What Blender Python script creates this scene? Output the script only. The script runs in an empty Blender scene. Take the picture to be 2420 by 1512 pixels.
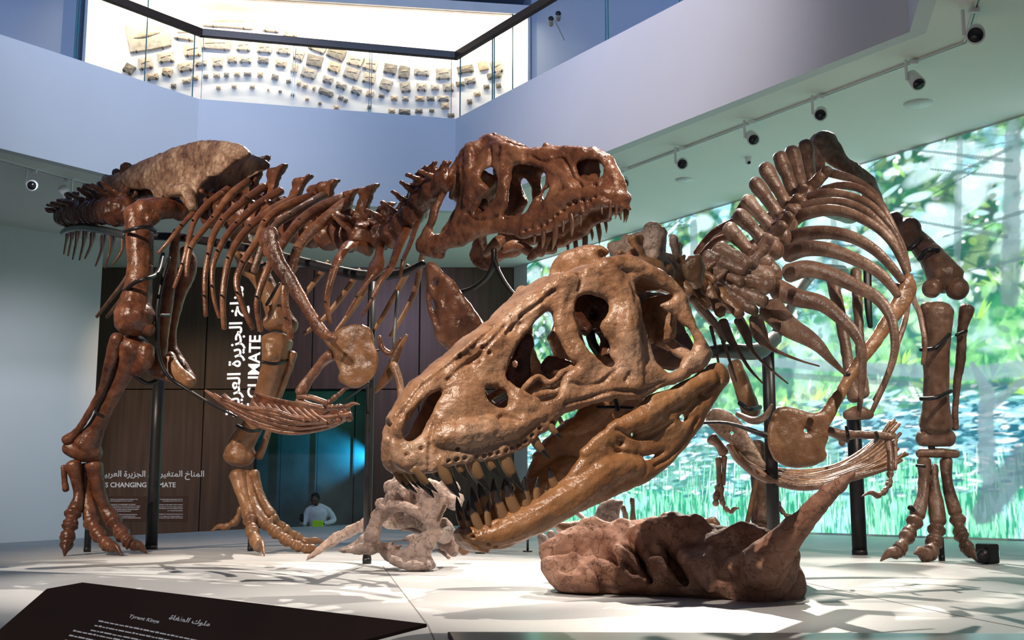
import bpy, bmesh, math, random
import numpy as np
from mathutils import Vector, Matrix, noise as mnoise
from mathutils.geometry import delaunay_2d_cdt

random.seed(7); RNG = np.random.default_rng(7)
SC = bpy.context.scene
COL = SC.collection

# ---------------------------------------------------------------- camera
FPX, HC = 2750.0, 0.54                      # focal length in pixels (2420 wide), eye height above the plinth top
PITCH = math.atan(424.0 / FPX)
cam = bpy.data.cameras.new('camera'); cam.sensor_width = 36.0; cam.lens = FPX / 2420 * 36.0
cam.clip_end = 200
camo = bpy.data.objects.new('camera', cam); COL.objects.link(camo)
camo.location = (0, 0, HC); camo.rotation_euler = (math.pi / 2 + PITCH, 0, 0)
SC.camera = camo
SC.view_settings.view_transform = 'Standard'; SC.view_settings.look = 'None'
SC.view_settings.exposure = 0.0; SC.view_settings.gamma = 1.0
SC.view_settings.use_curve_mapping = False
SC.cycles.max_bounces = 4; SC.cycles.diffuse_bounces = 3; SC.cycles.glossy_bounces = 2; SC.cycles.transmission_bounces = 2; SC.cycles.transparent_max_bounces = 8

# ---------------------------------------------------------------- world and lights
wd = bpy.data.worlds.new('world'); SC.world = wd; wd.use_nodes = True
wd.node_tree.nodes['Background'].inputs[0].default_value = (0.55, 0.62, 0.78, 1)
wd.node_tree.nodes['Background'].inputs[1].default_value = 0.22

def spot(name, loc, target, power, size_deg, blend=0.35, color=(1, 0.93, 0.84), radius=0.04):
    l = bpy.data.lights.new(name, 'SPOT'); l.energy = power; l.spot_size = math.radians(size_deg)
    l.spot_blend = blend; l.color = color; l.shadow_soft_size = radius
    o = bpy.data.objects.new(name, l); COL.objects.link(o); o.location = loc
    d = Vector(target) - Vector(loc); o.rotation_euler = d.to_track_quat('-Z', 'Y').to_euler()
    return o

def area(name, loc, target, power, sx, sy, color):
    l = bpy.data.lights.new(name, 'AREA'); l.shape = 'RECTANGLE'; l.size = sx; l.size_y = sy
    l.energy = power; l.color = color
    o = bpy.data.objects.new(name, l); COL.objects.link(o); o.location = loc
    d = Vector(target) - Vector(loc); o.rotation_euler = d.to_track_quat('-Z', 'Y').to_euler()
    return o

# track spots behind the mounts (they throw the shadows towards the viewer)
WARM = (1.0, 0.90, 0.78)
spot('track_beam_back', (2.6, 14.6, 5.45), (0.9, 6.6, 0.0), 4600, 34, 0.5, WARM, 0.03)
spot('upper_beam_head', (3.0, 11.0, 11.8), (-0.7, 8.4, 0.5), 8800, 24, 0.5, WARM, 0.035)
spot('upper_beam_back', (-1.0, 18.6, 11.6), (-1.7, 9.8, 0.5), 11000, 23, 0.5, WARM, 0.035)
spot('track_beam_right', (3.9, 13.4, 5.45), (3.0, 8.6, 0.0), 2400, 44, 0.6, WARM, 0.03)
# track spots on the viewer's side of the opening
spot('track_beam_skull', (-1.9, 2.2, 5.4), (0.35, 5.6, 0.95), 2100, 27, 0.7, (1, 0.88, 0.75), 0.04)
spot('track_beam_left_mount', (-6.6, 6.0, 5.4), (-2.8, 11.4, 1.9), 3000, 50, 0.8, (1, 0.82, 0.64), 0.04)
spot('track_beam_left_head', (1.2, 4.8, 5.4), (-0.1, 8.4, 2.6), 900, 30, 0.6, (1, 0.74, 0.55), 0.04)
spot('track_beam_right_mount', (5.2, 6.2, 5.4), (2.6, 9.4, 2.0), 1500, 50, 0.7, (1, 0.86, 0.72), 0.04)
spot('track_beam_horned_skull', (-3.6, 5.4, 5.4), (-0.9, 9.2, 0.3), 1100, 24, 0.7, (1, 0.90, 0.80), 0.04)
spot('track_beam_neck', (-1.6, 3.6, 5.4), (1.7, 7.4, 2.1), 1300, 22, 0.8, (1, 0.88, 0.75), 0.04)
spot('track_beam_board', (-1.6, 1.2, 5.4), (-1.0, 3.9, 0.2), 260, 26, 0.8, (1, 0.92, 0.84), 0.04)
# cool wash in the upper void and on the far wall
spot('void_wash_blue', (-1.5, 9.0, 11.5), (-6.2, 18.6, 6.5), 2500, 44, 1.0, (0.74, 0.80, 1.0), 0.6)
spot('void_wash_neutral', (-3.0, 8.5, 11.5), (2.2, 16.6, 6.6), 3000, 44, 1.0, (0.98, 0.88, 0.94), 0.6)
area('upper_wash_blue', (-3.0, 14.0, 11.6), (-3.0, 25.0, 10.0), 480, 14, 1.0, (0.34, 0.55, 1.0))
spot('wall_wash_left', (-7.0, 17.0, 5.4), (-9.2, 22.0, 1.8), 620, 60, 1.0, (0.82, 0.89, 1.0), 0.3)
spot('wall_wash_text', (-7.0, 20.5, 5.5), (-7.2, 25.8, 1.2), 420, 56, 1.0, (1.0, 0.74, 0.48), 0.1)
spot('wall_wash_purple', (-3.0, 19.5, 5.5), (-3.2, 25.8, 3.6), 400, 60, 1.0, (0.84, 0.68, 1.0), 0.1)

# ---------------------------------------------------------------- projection helpers
_cp, _sp = math.cos(PITCH), math.sin(PITCH)
def ray(px, py):
    x = (px - 1210.0) / FPX; z = (756.0 - py) / FPX
    return np.array([x, _cp - z * _sp, _sp + z * _cp])
CAM = np.array([0.0, 0.0, HC])
def P(px, py, Y):                            # point seen at that pixel, standing at world depth Y
    d = ray(px, py); return CAM + d * (Y / d[1])
def Zf(px, py, z=0.0):                       # point seen at that pixel on the level z
    d = ray(px, py); return CAM + d * ((z - HC) / d[2])
def proj(p):
    q = np.asarray(p) - CAM
    fw = q[1] * _cp + q[2] * _sp; up = -q[1] * _sp + q[2] * _cp
    return 1210 + FPX * q[0] / fw, 756 - FPX * up / fw
def mpp(p):                                  # metres per pixel at a point
    return (p[1] * _cp + (p[2] - HC) * _sp) / FPX
def onplane(px, py, p0, n):
    d = ray(px, py); return CAM + d * (np.dot(np.asarray(p0) - CAM, n) / np.dot(d, n))

# ---------------------------------------------------------------- materials
MATS = {}
def _nt(name):
    m = bpy.data.materials.new(name); m.use_nodes = True
    nt = m.node_tree; b = nt.nodes['Principled BSDF']
    return m, nt, b
def rgb(c): return (c[0], c[1], c[2], 1.0)
def plain(name, col, rough=0.6, metal=0.0, noise=0.0, nscale=8.0, bump=0.0, bscale=60.0, spec=0.5):
    m, nt, b = _nt(name)
    b.inputs['Roughness'].default_value = rough; b.inputs['Metallic'].default_value = metal
    b.inputs['Specular IOR Level'].default_value = spec
    tc = nt.nodes.new('ShaderNodeTexCoord')
    if noise > 0:
        n = nt.nodes.new('ShaderNodeTexNoise'); n.inputs['Scale'].default_value = nscale; n.inputs['Detail'].default_value = 3
        nt.links.new(tc.outputs['Object'], n.inputs['Vector'])
        r = nt.nodes.new('ShaderNodeValToRGB')
        r.color_ramp.elements[0].position = 0.3; r.color_ramp.elements[1].position = 0.7
        r.color_ramp.elements[0].color = rgb([c * (1 - noise) for c in col]); r.color_ramp.elements[1].color = rgb([min(1, c * (1 + noise)) for c in col])
        nt.links.new(n.outputs['Fac'], r.inputs['Fac']); nt.links.new(r.outputs['Color'], b.inputs['Base Color'])
    else:
        b.inputs['Base Color'].default_value = rgb(col)
    if bump > 0:
        n2 = nt.nodes.new('ShaderNodeTexNoise'); n2.inputs['Scale'].default_value = bscale; n2.inputs['Detail'].default_value = 3
        nt.links.new(tc.outputs['Object'], n2.inputs['Vector'])
        bp = nt.nodes.new('ShaderNodeBump'); bp.inputs['Strength'].default_value = bump; bp.inputs['Distance'].default_value = 0.01
        nt.links.new(n2.outputs['Fac'], bp.inputs['Height']); nt.links.new(bp.outputs['Normal'], b.inputs['Normal'])
    MATS[name] = m; return m
def bone_mat(name, dark, mid, light, rough=0.38, bump=0.35, s1=2.6, s2=14.0, crack=0.5, spec=0.5):
    m, nt, b = _nt(name); L = nt.links
    tc = nt.nodes.new('ShaderNodeTexCoord')
    n1 = nt.nodes.new('ShaderNodeTexNoise'); n1.inputs['Scale'].default_value = s1; n1.inputs['Detail'].default_value = 4; n1.inputs['Roughness'].default_value = 0.62
    n2 = nt.nodes.new('ShaderNodeTexNoise'); n2.inputs['Scale'].default_value = s2; n2.inputs['Detail'].default_value = 3
    L.new(tc.outputs['Object'], n1.inputs['Vector']); L.new(tc.outputs['Object'], n2.inputs['Vector'])
    mx = nt.nodes.new('ShaderNodeMath'); mx.operation = 'MULTIPLY_ADD'; mx.inputs[1].default_value = 0.35
    ad = nt.nodes.new('ShaderNodeMath'); ad.operation = 'MULTIPLY'; ad.inputs[1].default_value = 0.65
    L.new(n1.outputs['Fac'], ad.inputs[0]); L.new(n2.outputs['Fac'], mx.inputs[0]); L.new(ad.outputs[0], mx.inputs[2])
    r = nt.nodes.new('ShaderNodeValToRGB'); e = r.color_ramp.elements
    e[0].position = 0.34; e[0].color = rgb(dark); e[1].position = 0.66; e[1].color = rgb(light)
    k = e.new(0.5); k.color = rgb(mid)
    L.new(mx.outputs[0], r.inputs['Fac'])
    rr = nt.nodes.new('ShaderNodeMapRange'); rr.inputs[3].default_value = rough - 0.1; rr.inputs[4].default_value = rough + 0.16
    L.new(n2.outputs['Fac'], rr.inputs[0]); L.new(rr.outputs[0], b.inputs['Roughness'])
    b.inputs['Specular IOR Level'].default_value = spec
    n3 = nt.nodes.new('ShaderNodeTexNoise'); n3.inputs['Scale'].default_value = 34; n3.inputs['Detail'].default_value = 4; n3.inputs['Roughness'].default_value = 0.6
    L.new(tc.outputs['Object'], n3.inputs['Vector'])
    v = nt.nodes.new('ShaderNodeTexVoronoi'); v.feature = 'DISTANCE_TO_EDGE'; v.inputs['Scale'].default_value = 8
    dw = nt.nodes.new('ShaderNodeVectorMath'); dw.operation = 'MULTIPLY_ADD'; dw.inputs[1].default_value = (0.10, 0.10, 0.10)
    L.new(n3.outputs['Color'], dw.inputs[0]); L.new(tc.outputs['Object'], dw.inputs[2]); L.new(dw.outputs[0], v.inputs['Vector'])
    cr = nt.nodes.new('ShaderNodeMapRange'); cr.inputs[2].default_value = 0.03; L.new(v.outputs['Distance'], cr.inputs[0])
    dk = nt.nodes.new('ShaderNodeMix'); dk.data_type = 'RGBA'; dk.blend_type = 'MULTIPLY'; dk.inputs[0].default_value = 1.0
    dm = nt.nodes.new('ShaderNodeMapRange'); dm.inputs[2].default_value = 0.016; dm.inputs[3].default_value = 0.70; L.new(v.outputs['Distance'], dm.inputs[0])
    mk = nt.nodes.new('ShaderNodeMapRange'); mk.inputs[1].default_value = 0.46; mk.inputs[2].default_value = 0.60; L.new(n1.outputs['Fac'], mk.inputs[0])
    L.new(mk.outputs[0], dk.inputs[0])
    L.new(r.outputs['Color'], dk.inputs[6]); L.new(dm.outputs[0], dk.inputs[7]); L.new(dk.outputs[2], b.inputs['Base Color'])
    h = nt.nodes.new('ShaderNodeMath'); h.operation = 'MULTIPLY_ADD'; h.inputs[1].default_value = crack
    L.new(cr.outputs[0], h.inputs[0]); cr.inputs[2].default_value = 0.02; L.new(n3.outputs['Fac'], h.inputs[2])
    bp = nt.nodes.new('ShaderNodeBump'); bp.inputs['Strength'].default_value = min(1.0, bump * 1.6); bp.inputs['Distance'].default_value = 0.011
    L.new(h.outputs[0], bp.inputs['Height']); L.new(bp.outputs['Normal'], b.inputs['Normal'])
    MATS[name] = m; return m
def attr_mat(name, attr, stops, rough=0.35, bump=0.2):
    m, nt, b = _nt(name); L = nt.links
    a = nt.nodes.new('ShaderNodeAttribute'); a.attribute_name = attr
    tc = nt.nodes.new('ShaderNodeTexCoord'); n = nt.nodes.new('ShaderNodeTexNoise'); n.inputs['Scale'].default_value = 40
    L.new(tc.outputs['Object'], n.inputs['Vector'])
    ad = nt.nodes.new('ShaderNodeMath'); ad.operation = 'MULTIPLY_ADD'; ad.inputs[1].default_value = 0.22
    L.new(n.outputs['Fac'], ad.inputs[0]); L.new(a.outputs['Fac'], ad.inputs[2])
    r = nt.nodes.new('ShaderNodeValToRGB'); e = r.color_ramp.elements
    e[0].position = stops[0][0]; e[0].color = rgb(stops[0][1]); e[1].position = stops[-1][0]; e[1].color = rgb(stops[-1][1])
    for p_, c_ in stops[1:-1]:
        q = e.new(p_); q.color = rgb(c_)
    L.new(ad.outputs[0], r.inputs['Fac']); L.new(r.outputs['Color'], b.inputs['Base Color'])
    b.inputs['Roughness'].default_value = rough
    MATS[name] = m; return m
def emit(name, col, strength):
    m, nt, b = _nt(name); b.inputs['Base Color'].default_value = (0, 0, 0, 1)
    b.inputs['Emission Color'].default_value = rgb(col); b.inputs['Emission Strength'].default_value = strength
    MATS[name] = m; return m

# ---------------------------------------------------------------- object helpers
def add_obj(name, verts, faces, mat, parent=None, smooth=True, attr=None):
    me = bpy.data.meshes.new(name)
    off = np.array(parent_world(parent))
    v = np.asarray(verts, float) - off
    me.from_pydata(v.tolist(), [], [list(map(int, f)) for f in faces]); me.update()
    return link_mesh(name, me, mat, parent, smooth, attr)
def parent_world(p):
    v = Vector((0, 0, 0))
    while p is not None:
        v = v + p.location; p = p.parent
    return v
def link_mesh(name, me, mat, parent=None, smooth=True, attr=None):
    if mat is not None: me.materials.append(MATS[mat] if isinstance(mat, str) else mat)
    if smooth:
        me.polygons.foreach_set('use_smooth', [True] * len(me.polygons))
    if attr is not None:
        a = me.attributes.new(attr[0], 'FLOAT', 'POINT'); a.data.foreach_set('value', np.asarray(attr[1], np.float32))
    o = bpy.data.objects.new(name, me); COL.objects.link(o)
    if parent is not None: o.parent = parent
    return o
def tag(o, label, cat, group=None):
    o['label'] = label; o['category'] = cat
    if group: o['group'] = group
    return o
def thing(name, label, cat, loc=(0, 0, 0), group=None):
    o = bpy.data.objects.new(name, None); COL.objects.link(o); o.location = Vector([float(c) for c in loc])
    o.empty_display_size = 0.1
    return tag(o, label, cat, group)
def struct(o):
    o['kind'] = 'structure'; return o

def box_vf(c, s, R=None):
    c = np.asarray(c, float); h = np.asarray(s, float) / 2
    v = np.array([[x, y, z] for x in (-1, 1) for y in (-1, 1) for z in (-1, 1)], float) * h
    if R is not None: v = v @ np.asarray(R).T
    return v + c, [[0, 1, 3, 2], [4, 6, 7, 5], [0, 4, 5, 1], [2, 3, 7, 6], [0, 2, 6, 4], [1, 5, 7, 3]]
def rotz(a): return np.array([[math.cos(a), -math.sin(a), 0], [math.sin(a), math.cos(a), 0], [0, 0, 1]])
def prism(poly, z0, z1):
    n = len(poly)
    v = [(p[0], p[1], z0) for p in poly] + [(p[0], p[1], z1) for p in poly]
    f = [list(range(n))[::-1], list(range(n, 2 * n))] + [[i, (i + 1) % n, n + (i + 1) % n, n + i] for i in range(n)]
    return v, f
def join(shells):
    vs, fs, k = [], [], 0
    for v, f in shells:
        vs.append(np.asarray(v, float)); fs += [[i + k for i in q] for q in f]; k += len(v)
    return np.vstack(vs), fs
def bevel_obj(o, w=0.01, seg=2):
    m = o.modifiers.new('bevel', 'BEVEL'); m.width = w; m.segments = seg; m.limit_method = 'ANGLE'; return o

# ---------------------------------------------------------------- organic shapes
def catmull(pts, n):
    p = np.asarray(pts, float)
    if len(p) < 3:
        t = np.linspace(0, 1, n)[:, None]; return p[0] * (1 - t) + p[-1] * t
    q = np.vstack([2 * p[0] - p[1], p, 2 * p[-1] - p[-2]])
    seg = len(p) - 1; out = []
    for t in np.linspace(0, seg, n):
        i = min(int(t), seg - 1); u = t - i
        a, b, c, d = q[i], q[i + 1], q[i + 2], q[i + 3]
        out.append(0.5 * (2 * b + (c - a) * u + (2 * a - 5 * b + 4 * c - d) * u * u + (3 * b - a - 3 * c + d) * u ** 3))
    return np.array(out)
def tube(pts, rad, sides=10, n=None, flat=1.0, flat_dir=None, cap=True):
    """tapering tube through 3-D points; flat<1 squeezes it along flat_dir; returns verts, faces"""
    pts = np.asarray(pts, float); rad = np.asarray(rad, float).reshape(-1)
    if len(rad) == 1: rad = np.repeat(rad, len(pts))
    n = n or max(3, 4 * (len(pts) - 1) + 1)
    d = catmull(np.hstack([pts, rad[:, None]]), n); c = d[:, :3]; r = np.maximum(d[:, 3], 1e-4)
    T = np.gradient(c, axis=0); T /= (np.linalg.norm(T, axis=1)[:, None] + 1e-9)
    if flat_dir is not None:
        ref = np.asarray(flat_dir, float)
    else:
        ref = np.array([0.0, 0.0, 1.0]) if abs(T[0][2]) < 0.9 else np.array([1.0, 0.0, 0.0])
    rings = []; cc = []; rr = []; TT = []
    if cap:
        for k in (0.25, 0.7): cc.append(c[0] - T[0] * r[0] * (0.55 if k == 0.25 else 0.35)); rr.append(r[0] * (0.35 if k == 0.25 else 0.78)); TT.append(T[0])
    for i in range(n): cc.append(c[i]); rr.append(r[i]); TT.append(T[i])
    if cap:
        for k in (0.7, 0.25): cc.append(c[-1] + T[-1] * r[-1] * (0.55 if k == 0.25 else 0.35)); rr.append(r[-1] * (0.35 if k == 0.25 else 0.78)); TT.append(T[-1])
    prev = None; V = []
    ang = np.linspace(0, 2 * math.pi, sides, endpoint=False)
    for ci, ri, ti in zip(cc, rr, TT):
        if flat_dir is not None:
            u = ref - ti * np.dot(ref, ti)
        else:
            u = (ref if prev is None else prev); u = u - ti * np.dot(u, ti)
        nu = np.linalg.norm(u)
        u = u / nu if nu > 1e-6 else np.array([1.0, 0, 0])
        w = np.cross(ti, u); prev = u
        V.append(ci + ri * (np.cos(ang)[:, None] * u * flat + np.sin(ang)[:, None] * w))
    m = len(V); V = np.vstack(V); F = []
    for i in range(m - 1):
        for j in range(sides):
            a = i * sides + j; b = i * sides + (j + 1) % sides
            F.append([a, b, b + sides, a + sides])
    F.append(list(range(sides))[::-1]); F.append(list(range((m - 1) * sides, m * sides)))
    return V, F
def ball(c, r, u=10, v=7, R=None):
    r = np.asarray(r, float) * np.ones(3); V = []; F = []
    for i in range(1, v):
        a = math.pi * i / v
        for j in range(u):
            b = 2 * math.pi * j / u
            V.append([math.sin(a) * math.cos(b), math.sin(a) * math.sin(b), math.cos(a)])
    V = np.array(V + [[0, 0, 1], [0, 0, -1]]) * r
    if R is not None: V = V @ np.asarray(R).T
    for i in range(v - 2):
        for j in range(u):
            a = i * u + j; b = i * u + (j + 1) % u; F.append([a, a + u, b + u, b])
    t = (v - 1) * u
    for j in range(u):
        F.append([t, j, (j + 1) % u]); k = (v - 2) * u; F.append([t + 1, k + (j + 1) % u, k + j])
    return V + np.asarray(c, float), F
def chaikin(poly, it=1):
    p = np.asarray(poly, float)
    for _ in range(it):
        q = np.roll(p, -1, axis=0); p = np.stack([0.75 * p + 0.25 * q, 0.25 * p + 0.75 * q], 1).reshape(-1, 2)
    return p
def resample(poly, s):
    p = np.asarray(poly, float); out = []
    for i in range(len(p)):
        a, b = p[i], p[(i + 1) % len(p)]; n = max(1, int(round(np.linalg.norm(b - a) / s)))
        for k in range(n): out.append(a + (b - a) * k / n)
    return np.array(out)
def inpoly(pts, poly):
    x, y = pts[:, 0], pts[:, 1]; r = np.zeros(len(pts), bool); n = len(poly)
    for i in range(n):
        x1, y1 = poly[i]; x2, y2 = poly[(i + 1) % n]
        c = ((y1 > y) != (y2 > y)) & (x < (x2 - x1) * (y - y1) / (y2 - y1 + 1e-12) + x1); r ^= c
    return r
def segdist(pts, poly):
    p = np.asarray(poly); q = np.roll(p, -1, axis=0); best = np.full(len(pts), 1e9)
    for a, b in zip(p, q):
        ab = b - a; t = np.clip(((pts - a) @ ab) / (ab @ ab + 1e-12), 0, 1)
        best = np.minimum(best, np.linalg.norm(pts - (a + t[:, None] * ab), axis=1))
    return best
def inflate(outline, holes, mapf, T, R=18.0, edge=0.2, s=7.0, back=1.0, round_it=1, relief=None):
    """solid plate whose outline (and holes) are given in 2-D; mapf(x,y)->(point, normal); T half thickness in metres"""
    loops = [resample(chaikin(l, round_it) if round_it else l, s) for l in [outline] + list(holes)]
    allb = np.vstack(loops); edges = []; k = 0
    for l in loops:
        n = len(l); edges += [(k + i, k + (i + 1) % n) for i in range(n)]; k += n
    lo, hi = loops[0].min(0), loops[0].max(0)
    gx, gy = np.meshgrid(np.arange(lo[0], hi[0], s), np.arange(lo[1], hi[1], s * 0.87))
    gx[1::2] += s / 2
    g = np.stack([gx.ravel(), gy.ravel()], 1)
    ok = inpoly(g, loops[0])
    for l in loops[1:]: ok &= ~inpoly(g, l)
    g = g[ok]
    if len(g):
        d = np.min([segdist(g, l) for l in loops], axis=0); g = g[d > 0.55 * s]
    pts = np.vstack([allb, g]) if len(g) else allb
    vv, ee, ff = delaunay_2d_cdt([Vector(p) for p in pts], edges, [], 0, 1e-4)[:3]
    V2 = np.array([[v.x, v.y] for v in vv]); ff = [list(f) for f in ff]
    cen = np.array([V2[f].mean(0) for f in ff]); keep = inpoly(cen, loops[0])
    for l in loops[1:]: keep &= ~inpoly(cen, l)
    ff = [f for f, k_ in zip(ff, keep) if k_]
    d = np.min([segdist(V2, l) for l in loops], axis=0)
    t = np.clip(d / R, 0, 1); h = T * (edge + (1 - edge) * np.sqrt(1 - (1 - t) ** 2))
    A = []; B = []
    for p2, hh in zip(V2, h):
        p3, n3 = mapf(p2[0], p2[1])
        e = relief(p2[0], p2[1]) if relief else 0.0
        A.append(p3 + n3 * (hh + e)); B.append(p3 - n3 * hh * back)
    n = len(V2); F = []; cnt = {}
    for f in ff:
        F.append(f); F.append([i + n for i in f][::-1])
        for i in range(3):
            a, b = f[i], f[(i + 1) % 3]; cnt[(a, b)] = 1
    for (a, b) in cnt:
        if (b, a) not in cnt: F.append([b, a, a + n, b + n])
    return np.array(A + B), F
def sheet(grid, t):
    """closed slab of thickness t on a grid of points (rows x cols x 3)"""
    g = np.asarray(grid, float); r, c = g.shape[:2]
    du = np.gradient(g, axis=0); dv = np.gradient(g, axis=1); n = np.cross(du, dv); n /= np.linalg.norm(n, axis=2)[..., None] + 1e-9
    A = (g + n * t).reshape(-1, 3); B = (g - n * t).reshape(-1, 3); N = r * c; F = []
    for i in range(r - 1):
        for j in range(c - 1):
            a = i * c + j; F.append([a, a + 1, a + c + 1, a + c]); F.append([a + N, a + c + N, a + c + 1 + N, a + 1 + N])
    def wall(a, b): F.append([a, a + N, b + N, b])
    for j in range(c - 1): wall(j, j + 1); wall((r - 1) * c + j + 1, (r - 1) * c + j)
    for i in range(r - 1): wall((i + 1) * c, i * c); wall(i * c + c - 1, (i + 1) * c + c - 1)
    return np.vstack([A, B]), F
def fuse(name, shells, mat, parent, voxel=0.012, smooth=3, disp=0.004, dscale=9.0, attr=None, pits=()):
    """union of overlapping shells into one continuous bone surface"""
    v, f = join(shells); off = np.array(parent_world(parent))
    me = bpy.data.meshes.new('tmp'); me.from_pydata((v - off).tolist(), [], f); me.update()
    bm = bmesh.new(); bm.from_mesh(me); bmesh.ops.recalc_face_normals(bm, faces=bm.faces); bm.to_mesh(me); bm.free()
    o = bpy.data.objects.new('tmp', me); COL.objects.link(o)
    m = o.modifiers.new('r', 'REMESH'); m.mode = 'VOXEL'; m.voxel_size = voxel
    if smooth:
        q = o.modifiers.new('s', 'SMOOTH'); q.factor = 0.5; q.iterations = smooth
    dg = bpy.context.evaluated_depsgraph_get(); dg.update()
    out = bpy.data.meshes.new_from_object(o.evaluated_get(dg)); out.name = name
    bpy.data.objects.remove(o); bpy.data.meshes.remove(me)
    if disp > 0 and len(out.vertices):
        n = len(out.vertices); co = np.empty(n * 3, np.float32); no = np.empty(n * 3, np.float32)
        out.vertices.foreach_get('co', co); out.vertex_normals.foreach_get('vector', no)
        co = co.reshape(-1, 3); no = no.reshape(-1, 3)
        k = np.array([mnoise.fractal(Vector((float(c[0] + off[0]), float(c[1] + off[1]), float(c[2] + off[2]))) * dscale, 1.0, 2.0, 3) for c in co])
        co += no * (k * disp)[:, None]
        for (pc, pr, pd) in pits:
            dd = np.linalg.norm(co + off - np.asarray(pc), axis=1); w_ = np.clip(1 - (dd / pr) ** 2, 0, 1); co -= no * (w_ * pd)[:, None]
        out.vertices.foreach_set('co', co.ravel()); out.update()
    out.materials.clear()
    return link_mesh(name, out, mat, parent)
def pt(px, py, Y): return P(px, py, Y)
def rods(pts, rpx=None, **kw):
    """tube from (px, py, Y, radius in px) rows"""
    p3 = [P(a[0], a[1], a[2]) for a in pts]; r = [a[3] * mpp(q) for a, q in zip(pts, p3)]
    return tube(p3, r, **kw)

# ================================================================ SETTING
ZC, ZP, ZR, ZFL = 5.7, 7.44, 8.72, -1.0       # ceiling, parapet top, handrail, museum floor (plinth top = 0)
plain('plinth_white', (0.47, 0.465, 0.465), 0.42, noise=0.07, nscale=1.2, bump=0.05, bscale=40)
plain('joint_dark', (0.16, 0.15, 0.14), 0.8)
plain('floor_dark', (0.20, 0.19, 0.18), 0.5, noise=0.1)
plain('wall_white', (0.66, 0.66, 0.67), 0.75, noise=0.02, nscale=0.8, bump=0.02)
plain('wall_blue', (0.50, 0.56, 0.70), 0.8, noise=0.03, nscale=0.7)
plain('ceiling_white', (0.84, 0.83, 0.77), 0.85, noise=0.02, nscale=0.8)
plain('wood_panel', (0.095, 0.052, 0.034), 0.42, noise=0.28, nscale=1.6, bump=0.06, bscale=12)
_m = MATS['wood_panel'].node_tree; _mp = _m.nodes.new('ShaderNodeMapping'); _mp.inputs['Scale'].default_value = (6.0, 1.0, 0.35)
_tc = [n for n in _m.nodes if n.type == 'TEX_COORD'][0]; _no = [n for n in _m.nodes if n.type == 'TEX_NOISE'][0]
_m.links.new(_tc.outputs['Object'], _mp.inputs['Vector']); _m.links.new(_mp.outputs['Vector'], _no.inputs['Vector'])
plain('wood_groove', (0.018, 0.011, 0.009), 0.8)
plain('corridor_metal', (0.10, 0.14, 0.13), 0.5, metal=0.4, noise=0.2, nscale=2.0)
plain('rail_bronze', (0.045, 0.026, 0.014), 0.4, metal=0.2, noise=0.1)
plain('case_white', (0.93, 0.90, 0.86), 0.7, noise=0.03, nscale=3)
plain('track_white', (0.70, 0.70, 0.68), 0.5)
plain('lamp_white', (0.80, 0.80, 0.80), 0.4)
plain('lens_black', (0.01, 0.01, 0.012), 0.2)
plain('black_steel', (0.012, 0.012, 0.014), 0.42, metal=0.3, noise=0.2, nscale=20)
plain('grey_steel', (0.10, 0.11, 0.11), 0.33, metal=0.6, noise=0.15, nscale=12)
plain('board_brown', (0.040, 0.022, 0.017), 0.6, noise=0.25, nscale=2.5, spec=0.12)
plain('ink_white', (0.90, 0.90, 0.95), 0.6)
plain('glass_grey', (0.40, 0.42, 0.42), 0.2)
emit('sign_glow', (1.0, 0.98, 0.95), 1.0)
# clear glass: mostly see-through with a faint reflection
def glass_mat(name, tint, refl):
    m = bpy.data.materials.new(name); m.use_nodes = True; nt = m.node_tree; nt.nodes.clear()
    o = nt.nodes.new('ShaderNodeOutputMaterial'); mx = nt.nodes.new('ShaderNodeMixShader'); mx.inputs[0].default_value = refl
    t = nt.nodes.new('ShaderNodeBsdfTransparent'); t.inputs[0].default_value = rgb(tint)
    g = nt.nodes.new('ShaderNodeBsdfGlossy'); g.inputs['Roughness'].default_value = 0.35
    nt.links.new(t.outputs[0], mx.inputs[1]); nt.links.new(g.outputs[0], mx.inputs[2]); nt.links.new(mx.outputs[0], o.inputs[0]); MATS[name] = m
glass_mat('clear_glass', (0.95, 0.975, 0.97), 0.012)
plain('glass_edge', (0.05, 0.22, 0.24), 0.2)

def xy(px, py, z): p = Zf(px, py, z); return (p[0], p[1])
SW0, SW1 = xy(1570, 525, ZC), xy(2420, 270, ZC)
sd = np.array([SW1[0] - SW0[0], SW1[1] - SW0[1]]); sd /= np.linalg.norm(sd)
def scr(t): return (SW0[0] + sd[0] * t, SW0[1] + sd[1] * t)
YW = 25.7
tA = (YW - SW0[1]) / sd[1]; CORNER = scr(tA); FARS = scr(16.0)

# plinth ---------------------------------------------------------
pl = [(-11.0, 3.3), (-11.0, 12.6), xy(0, 1283, 0), xy(245, 1268, 0), xy(600, 1249, 0), xy(880, 1237, 0), (-1.2, 24.6), (CORNER[0] + 0.3, CORNER[1] - 0.6), (FARS[0], FARS[1]), (FARS[0], 3.3)]
v, f = prism(pl, ZFL, 0.0)
floor = struct(add_obj('floor', v, f, 'plinth_white', smooth=False))
def groove(a, b, w=0.006):
    a = Zf(*a, 0.0); b = Zf(*b, 0.0); d = b - a; d /= np.linalg.norm(d); n = np.array([-d[1], d[0], 0]) * w / 2
    v = [a + n, b + n, b - n, a - n]; v = [q + np.array([0, 0, 0.0005]) for q in v] + [q + np.array([0, 0, 0.0015]) for q in v]
    add_obj('joint', v, [[0, 1, 2, 3], [7, 6, 5, 4], [0, 4, 5, 1], [1, 5, 6, 2], [2, 6, 7, 3], [3, 7, 4, 0]], 'joint_dark', floor, smooth=False)
groove((905, 1338), (1012, 1478)); groove((1012, 1478), (1034, 1530)); groove((1860, 1368), (2250, 1452)); groove((2250, 1452), (2500, 1500))
v, f = box_vf((0, 14, ZFL - 0.1), (44, 40, 0.2)); struct(add_obj('hall_floor', v, f, 'floor_dark', smooth=False))

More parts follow.
